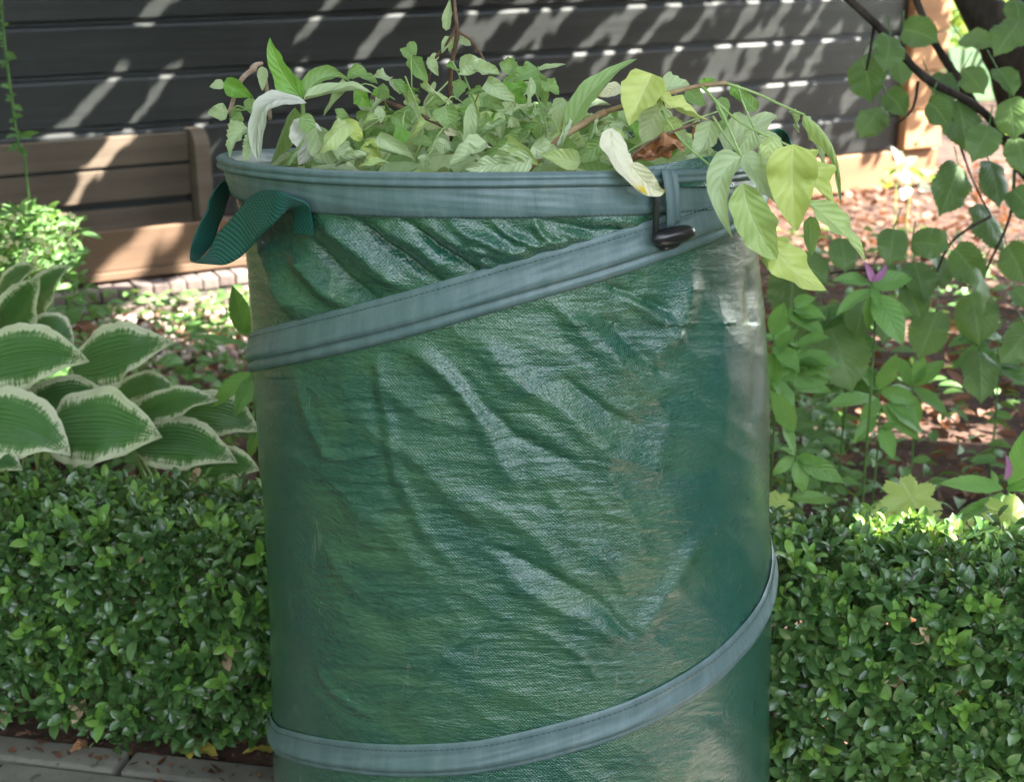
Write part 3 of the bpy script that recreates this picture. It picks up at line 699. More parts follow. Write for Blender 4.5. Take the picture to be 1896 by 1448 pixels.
# handles: webbing lofted between its two edges
def ribbon(A, B, n=70, name='handle', th=0.0013):
    A = smooth_path(A, n); B = smooth_path(B, n); m = 9
    nn = np.cross(np.gradient(A, axis=0) + np.gradient(B, axis=0), B - A); nn /= np.linalg.norm(nn, axis=1)[:, None] + 1e-9
    V, UV = [], []; acc = np.concatenate([[0], np.cumsum(np.linalg.norm(np.diff((A + B) / 2, axis=0), axis=1))]) / 0.30
    for i in range(n):
        ring = []
        for k in range(m): ring.append((A[i] * (1 - k / (m - 1)) + B[i] * (k / (m - 1)) + nn[i] * th / 2, k / (m - 1)))
        for k in range(m - 1, -1, -1): ring.append((A[i] * (1 - k / (m - 1)) + B[i] * (k / (m - 1)) - nn[i] * th / 2, k / (m - 1)))
        for p, u in ring: V.append(p); UV.append((u, acc[i]))
    F = grid_faces(n, 2 * m, True)
    return under(name, mesh(name, V, F, UV), M['web'], bag)
def D(px, py, y): return P(px, py, y)
def OB(px, py, off):
    ph, z = on_bag(px, py); c = np.interp(z, rows_z, prof_c); return P(px, py, float(surf(ph, z, off)[1]))
EA = [D(438, 336, 1.585), D(418, 334, 1.575), D(402, 345, 1.56), D(387, 371, 1.545), D(383, 391, 1.535), D(370, 414, 1.525), D(357, 446, 1.51), D(352, 470, 1.495), D(356, 484, 1.475),
      D(392, 489, 1.455), D(415, 490, 1.445), D(438, 480, 1.435), D(456, 465, 1.425), D(478, 440, 1.400), D(494, 425, 1.385), D(515, 405, 1.375), OB(534, 386, .030), OB(545, 383, .020), OB(544, 400, .012), OB(543, 431, .010)]
EB = [D(446, 352, 1.60), D(440, 350, 1.60), D(428, 356, 1.60), D(420, 372, 1.59), D(413, 397, 1.575), D(404, 418, 1.56), D(396, 446, 1.54), D(382, 466, 1.515), D(364, 483, 1.482),
      D(386, 466, 1.480), D(404, 432, 1.475), D(425, 409, 1.465), D(446, 384, 1.452), D(466, 363, 1.430), D(491, 351, 1.400), OB(512, 353, .042), OB(540, 364, .032), OB(569, 377, .018), OB(576, 398, .012), OB(581, 434, .010)]
ribbon(EA, EB, 150)
EA = [D(1405, 300, 1.62), D(1412, 270, 1.64), D(1425, 245, 1.66), D(1445, 238, 1.68), D(1462, 255, 1.69), D(1466, 300, 1.68)]
EB = [D(1420, 310, 1.70), D(1428, 285, 1.72), D(1440, 268, 1.73), D(1455, 262, 1.74), D(1470, 280, 1.75), D(1474, 310, 1.74)]
ribbon(EA, EB, 40)
# toggle: webbing loop round the rim and a black T-bar
ph1, z1_ = on_bag(1222, 332); ph2, z2_ = on_bag(1226, 425)
def flatstrap(ph, za, zb, wd_, lift0, lift1, name='closure_strap'):
    n = 14; A, B = [], []
    for k in range(n):
        f = k / (n - 1); z = za + (zb - za) * f; off = lift0 * (1 - f) + lift1 * f + 0.004 * math.sin(math.pi * f)
        A.append(surf(ph - wd_ / 0.54, z, off)); B.append(surf(ph + wd_ / 0.54, z, off))
    A, B = np.array(A), np.array(B); m = 2
    V = np.concatenate([A, B]); F = [(k, n + k, n + k + 1, k + 1) for k in range(n - 1)]
    o = under(name, mesh(name, V, F, [(0.1 * (i // n), (i % n) * 0.01) for i in range(2 * n)]), M['band'], bag)
    so_ = o.modifiers.new('thick', 'SOLIDIFY'); so_.thickness = 0.0016
    return o
zt1 = float(ztop(ph1))
flatstrap(ph1 - 0.010, zt1 + 0.007, z2_ + 0.006, 0.0088, 0.011, 0.016); flatstrap(ph1 + 0.022, zt1 + 0.006, z2_ + 0.008, 0.0062, 0.010, 0.013)
V, F = box_geo(surf(ph1 - 0.052, (zt1 - 0.024 + z2_) / 2 + 0.004, 0.012), (0.006, 0.006, 0.050)); bevel(under('toggle_post', mesh('toggle_post', V, F), M['black'], bag), 0.002)
ca_ = surf(ph2 - 0.085, z2_ - 0.0035, 0.018); cb_ = surf(ph2 + 0.085, z2_ - 0.001, 0.018)
pts = [ca_ + (cb_ - ca_) * f for f in np.linspace(0, 1, 15)]
V, F = tube(pts, [0.0085 * math.sqrt(max(0.02, 1 - (2 * f - 1) ** 4)) * (0.8 + 0.2 * math.sin(math.pi * f)) for f in np.linspace(0, 1, 15)], 14)
under('toggle', mesh('toggle', V, F), M['black'], bag)
ca2 = surf(ph2 - 0.045, z2_ - 0.012, 0.010); cb2 = surf(ph2 + 0.05, z2_ - 0.009, 0.010)
V, F = tube([ca2 + (cb2 - ca2) * f for f in np.linspace(0, 1, 9)], [0.0068 * math.sqrt(max(0.05, 1 - (2 * f - 1) ** 4)) for f in np.linspace(0, 1, 9)], 12)
under('toggle_base', mesh('toggle_base', V, F), M['black'], bag)
# inner liner edge standing up behind the rim on the right
A = smooth_path([P(1130, 318, 1.37), P(1220, 304, 1.38), P(1300, 290, 1.40), P(1360, 284, 1.44)], 40); Bq = smooth_path([P(1130, 345, 1.36), P(1220, 345, 1.365), P(1300, 345, 1.385), P(1360, 345, 1.43)], 40)
V = np.concatenate([A, (A + Bq) / 2 + np.array([0, .006, 0]), Bq]); F = grid_faces(3, 40)
under('liner_flap', mesh('liner_flap', V, F, np.stack([V[:, 0], V[:, 2]], -1), tint=np.full(len(V), .6)), M['bag'], bag)

# ================================================================== CLIPPINGS
def P3(t, Y): return P(t[0], t[1], Y)
def cutting(name, label, cat, loc): return thing(name, label, cat, tuple(loc))
sd = [100]
def cl(root, mat, b, t, hw, Y=1.5, dY=0.0, c=None, dC=0.0, **kw):
    """leaf measured in the photograph: rib from b to t through c, half width hw (px), at distance Y"""
    sd[0] += 1; k = Y / FPX * 1.0
    P0 = P3(b, Y); P1 = P3(t, Y + dY)
    if c is None: c = ((b[0] + t[0]) / 2, (b[1] + t[1]) / 2)
    # bezier control so the rib passes through c
    cc = (2 * c[0] - 0.5 * (b[0] + t[0]), 2 * c[1] - 0.5 * (b[1] + t[1]))
    C = P3(cc, Y + dY / 2 + dC)
    kw['wave'] = kw.get('wave', 0.1) * 1.5 + 0.03; kw['fold'] = kw.get('fold', 0.25) * 1.35
    kw.setdefault('seed', sd[0])
    return leaf_obj(root, M[mat], P0, P1, hw * k * 1.03, C=C, **kw)
def stem(root, pts, r0, r1, mat='stem_green', name='stem', n=None, sides=6):
    q = smooth_path(pts, n or len(pts) * 4); V, F = tube(q, np.linspace(r0, r1, len(q)), sides)
    return under(name, mesh(name, V, F), M[mat], root)

t = cutting('leafy_cutting', 'cut shoot with large pale leaves arching at the left of the bag', 'cutting', P(560, 300, 1.5))
stem(t, [P(560, 184, 1.50), P(563, 240, 1.51), P(570, 310, 1.53)], 0.0022, 0.003)
cl(t, 'clip_bright', (560, 182), (500, 68), 24, 1.50, 0.01, (520, 128), roll=0.5, fold=0.5, wave=0.15, shape='ovate')
cl(t, 'clip_green', (561, 180), (648, 150), 24, 1.51, 0.02, (600, 142), roll=0.3, fold=0.2, curl=0.4, dC=-0.01)
cl(t, 'clip_pale', (561, 185), (690, 172), 24, 1.48, -0.01, (630, 168), roll=0.6, fold=0.1, curl=0.4)
cl(t, 'clip_white', (568, 190), (478, 298), 30, 1.47, -0.02, (490, 196), roll=-0.7, fold=-0.3, curl=0.5, dC=-0.02, wave=0.05, shape='oblong', n=20, m=10)
cl(t, 'clip_green', (546, 198), (500, 305), 32, 1.52, 0.02, (522, 246), roll=0.9, fold=0.5, curl=0.5)
cl(t, 'clip_white', (545, 220), (552, 305), 34, 1.485, -0.01, (568, 262), roll=0.5, fold=0.3, curl=-0.3, wave=0.12)
cl(t, 'clip_green', (556, 215), (575, 265), 16, 1.47, 0, (572, 235))
cl(t, 'clip_pale', (585, 235), (630, 300), 28, 1.46, 0, (600, 275), roll=-0.5, fold=0.3)
t = cutting('twig_cutting', 'broken brown twig with small leaves leaning over the left rim', 'cutting', P(470, 290, 1.53))
stem(t, [P(424, 210, 1.53), P(445, 150, 1.53), P(470, 127, 1.53)], 0.0024, 0.0030, 'broken', 'twig')
stem(t, [P(468, 128, 1.53), P(474, 120, 1.53), P(487, 116, 1.53)], 0.0042, 0.0016, 'broken', 'twig')
stem(t, [P(484, 124, 1.53), P(492, 150, 1.54), P(500, 220, 1.55)], 0.0020, 0.0026, 'broken', 'twig')
stem(t, [P(470, 200, 1.53), P(430, 205, 1.53), P(412, 200, 1.53)], 0.0010, 0.0007)
stem(t, [P(478, 215, 1.53), P(440, 195, 1.53), P(425, 215, 1.53)], 0.0010, 0.0007)
cl(t, 'clip_bright', (412, 156), (470, 180), 26, 1.51, 0.01, (440, 165), roll=-0.3, fold=0.4, wave=0.2)
cl(t, 'clip_pale', (415, 154), (388, 160), 10, 1.51)
cl(t, 'clip_pale', (422, 205), (384, 208), 16, 1.50, 0, None, roll=0.4, wave=0.25)
cl(t, 'clip_pale', (486, 122), (486, 168), 10, 1.52, roll=0.3)
cl(t, 'clip_green', (430, 200), (446, 238), 14, 1.52, 0.01, wave=0.25, roll=0.5)
cl(t, 'clip_pale', (458, 236), (426, 292), 26, 1.47, -0.01, (436, 256), teeth=0.10, n=20, roll=-0.3, fold=0.3, curl=0.3)
cl(t, 'clip_pale', (475, 240), (450, 300), 18, 1.46, 0, teeth=0.10, n=20, roll=0.4)
cl(t, 'clip_green', (460, 180), (470, 215), 12, 1.53)
t = cutting('upright_twig', 'tall forked brown twig rising above the middle of the clippings', 'twig', P(840, 290, 1.6))
stem(t, [P(838, -30, 1.56), P(845, 40, 1.56), P(848, 62, 1.56)], 0.0016, 0.0026, 'twig', 'twig')
stem(t, [P(846, 45, 1.56), P(828, 80, 1.56), P(805, 110, 1.57), P(790, 160, 1.58)], 0.0020, 0.0012, 'twig', 'twig')
stem(t, [P(848, 60, 1.56), P(842, 90, 1.57), P(834, 140, 1.58), P(836, 260, 1.6)], 0.0024, 0.0022, 'twig', 'twig')
stem(t, [P(848, 58, 1.56), P(870, 72, 1.55), P(888, 95, 1.54), P(905, 128, 1.52)], 0.0018, 0.0010, 'twig', 'twig')
cl(t, 'clip_pale', (826, 56), (834, -4), 11, 1.56, roll=0.4)
cl(t, 'clip_pale', (832, 66), (818, 98), 9, 1.56); cl(t, 'clip_pale', (852, 70), (872, 84), 10, 1.56)
cl(t, 'clip_pale', (838, 66), (832, 96), 8, 1.57); cl(t, 'clip_pale', (812, 100), (790, 118), 8, 1.57)
cl(t, 'clip_green', (765, 103), (740, 90), 13, 1.56); cl(t, 'clip_green', (758, 76), (770, 103), 10, 1.56)

VN = [  # vine shoots: label, leaves (material, base, tip, hw, Y)
 ('cut vine shoot with pale drooping leaves left of the tall twig', (760, 290), [
  ('clip_green', (761, 103), (792, 152), 16, 1.55), ('clip_green', (730, 147), (756, 190), 13, 1.52), ('clip_pale', (722, 142), (690, 140), 14, 1.55), ('clip_green', (700, 160), (720, 182), 12, 1.52),
  ('clip_green', (645, 130), (700, 155), 16, 1.58), ('clip_bright', (655, 165), (690, 198), 18, 1.55), ('clip_pale', (805, 150), (785, 200), 13, 1.52), ('clip_pale', (792, 105), (812, 140), 11, 1.54),
  ('clip_green', (725, 215), (765, 232), 14, 1.5), ('clip_pale', (700, 195), (705, 228), 9, 1.5), ('clip_bright', (745, 235), (735, 285), 17, 1.47), ('clip_yellow', (678, 262), (710, 305), 18, 1.44),
  ('clip_pale', (670, 215), (650, 275), 18, 1.46), ('clip_yellow', (640, 220), (668, 262), 14, 1.45), ('clip_green', (625, 200), (640, 240), 13, 1.48), ('clip_pale', (615, 270), (655, 306), 22, 1.43)]),
 ('cut vine shoot with grey green leaves under the forked twig', (870, 290), [
  ('clip_green', (825, 196), (835, 245), 24, 1.47), ('clip_pale', (872, 190), (866, 290), 15, 1.45), ('clip_pale', (850, 120), (905, 118), 18, 1.53), ('clip_pale', (880, 130), (930, 140), 20, 1.51),
  ('clip_green', (850, 145), (845, 185), 14, 1.54), ('clip_green', (895, 180), (935, 200), 14, 1.51), ('clip_green', (905, 240), (925, 275), 13, 1.48), ('clip_pale', (925, 205), (930, 265), 11, 1.46),
  ('clip_cream', (822, 240), (848, 252), 9, 1.46), ('clip_pale', (830, 262), (800, 285), 15, 1.44), ('clip_pale', (795, 285), (785, 315), 14, 1.39), ('clip_pale', (815, 282), (780, 290), 10, 1.40),
  ('clip_pale', (900, 262), (830, 306), 24, 1.40), ('clip_green', (955, 265), (890, 288), 20, 1.41), ('clip_green', (960, 250), (930, 285), 15, 1.44), ('clip_bright', (830, 115), (850, 130), 12, 1.56)]),
 ('cut vine shoot with small folded leaves right of the forked twig', (990, 290), [
  ('clip_green', (997, 126), (935, 150), 20, 1.53), ('clip_pale', (995, 127), (1048, 118), 6, 1.53), ('clip_pale', (1042, 180), (1022, 252), 15, 1.50), ('clip_green', (995, 132), (1012, 200), 16, 1.52),
  ('clip_pale', (985, 142), (972, 205), 10, 1.5), ('clip_green', (1005, 145), (1035, 175), 12, 1.52), ('clip_green', (960, 130), (925, 115), 15, 1.55), ('clip_bright', (945, 170), (975, 190), 14, 1.55),
  ('clip_green', (895, 165), (860, 175), 12, 1.52), ('clip_pale', (945, 215), (965, 262), 14, 1.47), ('clip_green', (990, 215), (1000, 262), 14, 1.5), ('clip_green', (870, 215), (900, 245), 13, 1.49),
  ('clip_pale', (965, 275), (905, 312), 24, 1.37), ('clip_pale', (985, 270), (1040, 298), 24, 1.39), ('clip_pale', (935, 300), (860, 312), 16, 1.36), ('clip_green', (1040, 265), (1080, 295), 18, 1.42)]),
]
for lab, c0, LV in VN:
    t = cutting('vine_cutting', lab, 'cutting', P(c0[0], c0[1], 1.5))
    hub = P(c0[0] + 4, c0[1] - 70, 1.54)
    stem(t, [P(c0[0], c0[1] + 20, 1.53), hub + np.array([0.01, 0, -.01]), P(c0[0] - 10, c0[1] - 150, 1.54)], 0.0016, 0.0009)
    for i, (mt, b, tp, hw, Y) in enumerate(LV):
        r_ = random.Random(i * 13 + int(c0[0]))
        cl(t, mt, b, tp, hw * 1.12, Y, r_.uniform(-.015, .015), None, r_.uniform(-.02, .01), roll=r_.uniform(-.7, .7), fold=r_.uniform(.15, .5), curl=r_.uniform(-.2, .4), wave=r_.uniform(.08, .22), twist=r_.uniform(-.8, .8), shape=r_.choice(['ovate', 'ovate', 'lance']))
        if i % 5: continue
        pb = P3(b, Y); mid = (pb + hub) / 2 + np.array([0, 0, 0.018])
        stem(t, [pb, mid * 0.5 + pb * 0.5 + np.array([0, 0, 0.004]), mid * .6 + hub * .4], 0.0006, 0.0008, n=8, sides=5)

t = cutting('leafy_branch', 'brown cut branch with yellow green wilting leaves hanging over the right rim', 'branch', P(1200, 300, 1.45))
stem(t, [P(965, 330, 1.42), P(1000, 291, 1.42), P(1053, 245, 1.43), P(1123, 206, 1.43)], 0.0030, 0.0036, 'branch', 'branch')
stem(t, [P(1030, 262, 1.44), P(1090, 222, 1.44), P(1123, 206, 1.43), P(1180, 188, 1.42), P(1230, 174, 1.42), P(1296, 158, 1.42), P(1345, 153, 1.42)], 0.0030, 0.0020, 'branch', 'branch')
stem(t, [P(1345, 153, 1.42), P(1400, 172, 1.42), P(1450, 195, 1.42), P(1490, 212, 1.42)], 0.0014, 0.0010)
stem(t, [P(1298, 158, 1.42), P(1330, 195, 1.40), P(1372, 288, 1.38)], 0.0014, 0.0010)
stem(t, [P(1225, 205, 1.42), P(1262, 260, 1.40), P(1318, 308, 1.38)], 0.0013, 0.0010)
stem(t, [P(1320, 215, 1.41), P(1350, 262, 1.39), P(1374, 290, 1.38)], 0.0013, 0.0010)
stem(t, [P(1300, 160, 1.42), P(1370, 225, 1.42), P(1468, 272, 1.41)], 0.0013, 0.0009)
stem(t, [P(1365, 160, 1.43), P(1380, 200, 1.43), P(1395, 235, 1.43)], 0.0012, 0.0009)
cl(t, 'clip_green', (1055, 243), (1180, 108), 24, 1.46, 0.02, (1098, 165), roll=0.3, fold=0.3, wave=0.08, n=16)
cl(t, 'clip_yellow', (1208, 136), (1165, 232), 46, 1.42, -0.02, (1185, 185), roll=-0.3, fold=0.3, wave=0.12, n=16, m=8)
cl(t, 'clip_yellow', (1216, 140), (1220, 205), 18, 1.415, 0, roll=0.9)
cl(t, 'clip_cream', (1150, 158), (1108, 178), 14, 1.45)
cl(t, 'clip_yellow', (1222, 172), (1314, 222), 26, 1.41, 0, (1255, 205), roll=0.5, fold=0.4, wave=0.2)
cl(t, 'clip_pale', (1224, 190), (1188, 262), 34, 1.44, 0, None, roll=0.4, fold=0.3)
cl(t, 'clip_pale', (1225, 160), (1278, 158), 24, 1.45, 0.01, roll=0.3); cl(t, 'clip_green', (1270, 165), (1305, 195), 18, 1.45)
cl(t, 'clip_green', (1335, 178), (1342, 228), 14, 1.44); cl(t, 'clip_bright', (1296, 160), (1325, 145), 12, 1.44); cl(t, 'clip_bright', (1352, 160), (1390, 195), 14, 1.46)
cl(t, 'clip_pale', (1316, 222), (1278, 300), 28, 1.42, -0.01, (1305, 265), roll=-0.3, wave=0.15)
cl(t, 'clip_pale', (1340, 275), (1440, 214), 36, 1.45, 0.03, (1390, 236), roll=0.5, fold=0.2, wave=0.15)
cl(t, 'clip_green', (1320, 250), (1385, 232), 26, 1.47, 0.02, roll=0.2)
cl(t, 'clip_pale', (1460, 205), (1480, 245), 22, 1.45, 0.0, None, roll=0.8, fold=0.9, curl=0.9)
cl(t, 'clip_wilt', (1487, 210), (1556, 385), 26, 1.42, 0, (1545, 278), roll=0.35, fold=-0.35, curl=-0.3, wave=0.16, n=18, m=8)
cl(t, 'clip_pale', (1487, 214), (1530, 330), 18, 1.43, 0.01, (1510, 268), roll=0.9, fold=0.4)
cl(t, 'clip_yellow', (1470, 266), (1475, 428), 52, 1.38, 0.0, (1468, 345), roll=-0.2, fold=0.3, wave=0.20, n=18, m=8, shape='ovate')
cl(t, 'clip_yellow', (1480, 285), (1545, 395), 36, 1.39, 0.01, (1510, 335), roll=0.5, fold=0.3, wave=0.22, n=16, m=8)
cl(t, 'clip_wilt', (1490, 372), (1602, 486), 28, 1.38, 0, (1550, 420), roll=0.3, fold=0.3, wave=0.2, n=16, m=8, shape='lance')
cl(t, 'clip_pale', (1372, 290), (1356, 440), 34, 1.36, -0.01, (1332, 345), roll=-0.2, fold=0.2, curl=0.3, n=16, m=8, wave=0.08)
cl(t, 'clip_wilt', (1376, 338), (1438, 480), 46, 1.35, 0, (1394, 408), roll=0.0, fold=0.45, wave=0.14, n=20, m=8, shape='oblong')
cl(t, 'clip_yellow', (1425, 440), (1530, 537), 38, 1.36, 0, (1468, 500), roll=0.15, fold=0.3, wave=0.16, n=18, m=8, shape='ovate')
cl(t, 'clip_wilt', (1392, 420), (1422, 502), 16, 1.36, 0, None, roll=0.4)
cl(t, 'clip_pale', (1375, 286), (1446, 385), 32, 1.40, 0.01, (1405, 330), roll=0.3, fold=0.2, n=14, m=8)
cl(t, 'clip_green', (1500, 400), (1502, 474), 18, 1.40, 0.02); cl(t, 'clip_pale', (1405, 250), (1450, 300), 26, 1.44, 0.01)
for b_, t_, hw_, Y_, m_ in (((985, 292), (905, 318), 26, 1.36, 'clip_pale'), ((1075, 300), (1000, 285), 24, 1.37, 'clip_wilt'), ((1120, 262), (1060, 300), 22, 1.38, 'clip_green'), ((1110, 290), (1165, 312), 16, 1.36, 'clip_pale'),
                          ((1400, 205), (1360, 160), 16, 1.45, 'clip_green'), ((1250, 215), (1235, 262), 20, 1.43, 'clip_wilt'), ((1395, 238), (1352, 300), 24, 1.43, 'clip_pale'), ((1430, 250), (1412, 330), 24, 1.41, 'clip_wilt')):
    cl(t, m_, b_, t_, hw_, Y_, 0, roll=0.3, wave=.15, curl=.2, n=14)
rl = random.Random(55)
for b_, t_, hw_, Y_, m_ in (((640, 225), (585, 285), 24, 1.42, 'clip_wilt'), ((700, 250), (770, 300), 22, 1.42, 'clip_pale'), ((790, 225), (745, 275), 20, 1.45, 'clip_wilt'), ((845, 250), (905, 300), 22, 1.41, 'clip_pale'), ((930, 225), (880, 260), 18, 1.46, 'clip_green'),
                          ((940, 260), (1000, 308), 22, 1.38, 'clip_wilt'), ((1060, 225), (1030, 290), 18, 1.42, 'clip_pale'), ((1110, 215), (1085, 280), 20, 1.44, 'clip_green'), ((640, 150), (600, 215), 20, 1.50, 'clip_pale'), ((680, 285), (620, 308), 20, 1.39, 'clip_pale'),
                          ((560, 260), (520, 308), 18, 1.42, 'clip_green'), ((720, 300), (660, 310), 14, 1.37, 'clip_wilt'), ((780, 160), (845, 200), 20, 1.50, 'clip_wilt'), ((900, 150), (955, 195), 20, 1.49, 'clip_pale'), ((1150, 240), (1100, 295), 18, 1.41, 'clip_wilt')):
    cl(t, m_, b_, t_, hw_, Y_, rl.uniform(-.02, .02), None, -0.02, roll=rl.uniform(-.8, .8), wave=.15, curl=rl.uniform(.3, 1.0), fold=rl.uniform(.2, .6), twist=rl.uniform(-1.2, 1.2), n=16, m=8)
t2 = cutting('yellow_leaf', 'curled cream and yellow leaf hanging over the rim beside the toggle', 'leaf', P(1133, 237, 1.37))
stem(t2, [P(1128, 232, 1.37), P(1134, 240, 1.365), P(1140, 262, 1.36)], 0.0008, 0.0006)
cl(t2, 'clip_cream', (1133, 236), (1200, 360), 27, 1.35, -0.03, (1146, 302), roll=0.5, fold=0.35, wave=0.10, n=20, m=8, name='blade', twist=0.5)
cl(t2, 'clip_cream', (1165, 300), (1232, 352), 22, 1.335, -0.012, (1204, 345), roll=-0.2, fold=0.35, wave=0.18, n=16, m=8, name='blade')
t3 = cutting('crumpled_leaf', 'crumpled orange brown dead leaf lying behind the rim near the toggle', 'leaf', P(1220, 285, 1.42))
cl(t3, 'dead_orange', (1165, 300), (1268, 272), 30, 1.41, 0.0, (1218, 284), wave=0.45, fold=0.3, curl=0.6, n=26, m=14, shape='oval', name='blade', roll=0.3)
cl(t3, 'dead_orange', (1190, 296), (1262, 262), 22, 1.42, 0.0, (1228, 268), wave=0.5, fold=-0.3, curl=0.6, n=26, m=14, shape='oval', name='blade', roll=-0.4)
cl(t3, 'dead_orange', (1300, 228), (1285, 268), 14, 1.43, 0.0, wave=0.3, name='blade')
t4 = cutting('dark_twig', 'thin dark twig lying across the crumpled brown leaf', 'twig', P(1164, 294, 1.40))
stem(t4, [P(1155, 300, 1.395), P(1200, 265, 1.40), P(1275, 232, 1.41), P(1300, 226, 1.42)], 0.0017, 0.0010, 'twig', 'twig')
t5 = cutting('brown_stalk', 'dark brown stalk lying level through the clippings behind the vine shoots', 'twig', P(700, 210, 1.6))
stem(t5, [P(690, 180, 1.62), P(760, 205, 1.6), P(860, 250, 1.58), P(930, 275, 1.56)], 0.003, 0.002, 'twig', 'twig')

# loose clippings filling the bag up to the rim
Tc = template(8, 4, 0.30, 'ovate', 0.35, 0.25)
nfil = 720
rad = 0.222 * np.sqrt(rng.random(nfil)); th = rng.uniform(0, 2 * np.pi, nfil)
px_ = rad * np.sin(th); py_ = BY - rad * np.cos(th)
hh = 0.012 * np.clip(1 - (rad / 0.25) ** 3, 0, 1) * np.clip(0.5 + 0.5 * np.cos(px_ * 5), 0, 1)
zf = 0.795 + 0.02 * np.cos(th) * rad / .25 + rng.random(nfil) ** 0.6 * (0.022 + hh) + 0.055 * np.clip((py_ - BY + 0.02) / 0.2, 0, 1)
dd = rand_dir(nfil, -0.25, 0.5); Rm = frames(dd, rand_dir(nfil, 0.1, 1))
pos = np.stack([px_, py_, zf], -1)
ok_ = proj(pos)[0] < 1500
Rm, pos = Rm[ok_], pos[ok_]; pick = rng.integers(0, 10, len(pos)); first = None
for nm_, mt_, lo, hi in (('loose_clippings', 'clip_green', 0, 5), ('pale_clippings', 'clip_pale', 5, 8), ('yellow_clippings', 'clip_wilt', 8, 10)):
    k_ = (pick >= lo) & (pick < hi)
    W = bulk(Tc, pos[k_], Rm[k_], rng.uniform(0.028, 0.066, k_.sum()))
    if first is None:
        cf = thing('loose_clippings', 'x', 'clippings', (0, BY, 0.8)); del cf['category']; first = 1
    o = under(nm_, mesh(nm_, W[0], W[1], W[2], W[3]), M[mt_], cf); o['kind'] = 'stuff'
cf['kind'] = 'stuff'
cf['label'] = 'green clippings heaped inside the garden bag'
q = np.linspace(0, 2 * np.pi, 61)[:-1]; rr_ = np.linspace(0, 0.262, 12)
V = [(r0 * math.sin(a), BY - r0 * math.cos(a), 0.785 + 0.03 * math.cos(a) * r0 / .26 + 0.006 * rng.random()) for r0 in rr_ for a in q]
o = finish('clippings_shade_bed', mesh('clippings_shade_bed', V, grid_faces(12, 60, True)), M['soil']); o['kind'] = 'stuff'  # dark disc standing for the shaded depth between the loose leaves

# individually visible extra leaves poking out of the heap, shared by five loose shoots
rx = random.Random(21)
ZONE = [('loose green shoot crossing the front left of the heap behind the rim', 620, 720, 190, 300, 1.44, 1.62, 22),
        ('loose green shoot of small leaves spilling in the centre left of the heap', 710, 830, 130, 300, 1.46, 1.66, 26),
        ('loose green shoot of small leaves heaped right of the tall twig', 850, 1000, 130, 300, 1.46, 1.66, 30),
        ('loose green shoot at the foot of the brown branch', 990, 1130, 215, 305, 1.42, 1.60, 18),
        ('loose green shoot behind the crumpled brown leaf', 1130, 1330, 185, 300, 1.47, 1.62, 18)]
for lab, x0, x1, y0, y1, Ya, Yb, cnt in ZONE:
    t = cutting('loose_shoot', lab, 'cutting', P((x0 + x1) / 2, y1, (Ya + Yb) / 2))
    hub = P((x0 + x1) / 2, (y0 + y1) / 2, (Ya + Yb) / 2)
    stem(t, [P(x0, y1, Ya), hub, P(x1, y0 + 20, Yb)], 0.0013, 0.0008)
    for k in range(cnt):
        f = rx.random(); Y = Ya + (Yb - Ya) * f
        b = (rx.uniform(x0, x1), y1 - (y1 - y0) * (f * 0.75 + rx.uniform(0, .25)))
        an = rx.uniform(0, 6.28); ln = rx.uniform(28, 58)
        tp = (b[0] + ln * math.cos(an), b[1] + abs(ln * math.sin(an)) * rx.choice([1, 1, .3, -.5]))
        cl(t, rx.choice(['clip_green', 'clip_green', 'clip_pale', 'clip_pale', 'clip_bright', 'clip_wilt']), b, tp, ln * rx.uniform(.22, .34), Y, rx.uniform(-.02, .02), None, rx.uniform(-.02, .01),
           roll=rx.uniform(-1, 1), fold=rx.uniform(.1, .5), curl=rx.uniform(-.2, .5), wave=rx.uniform(.05, .2), twist=rx.uniform(-.9, .9), n=10, m=4)

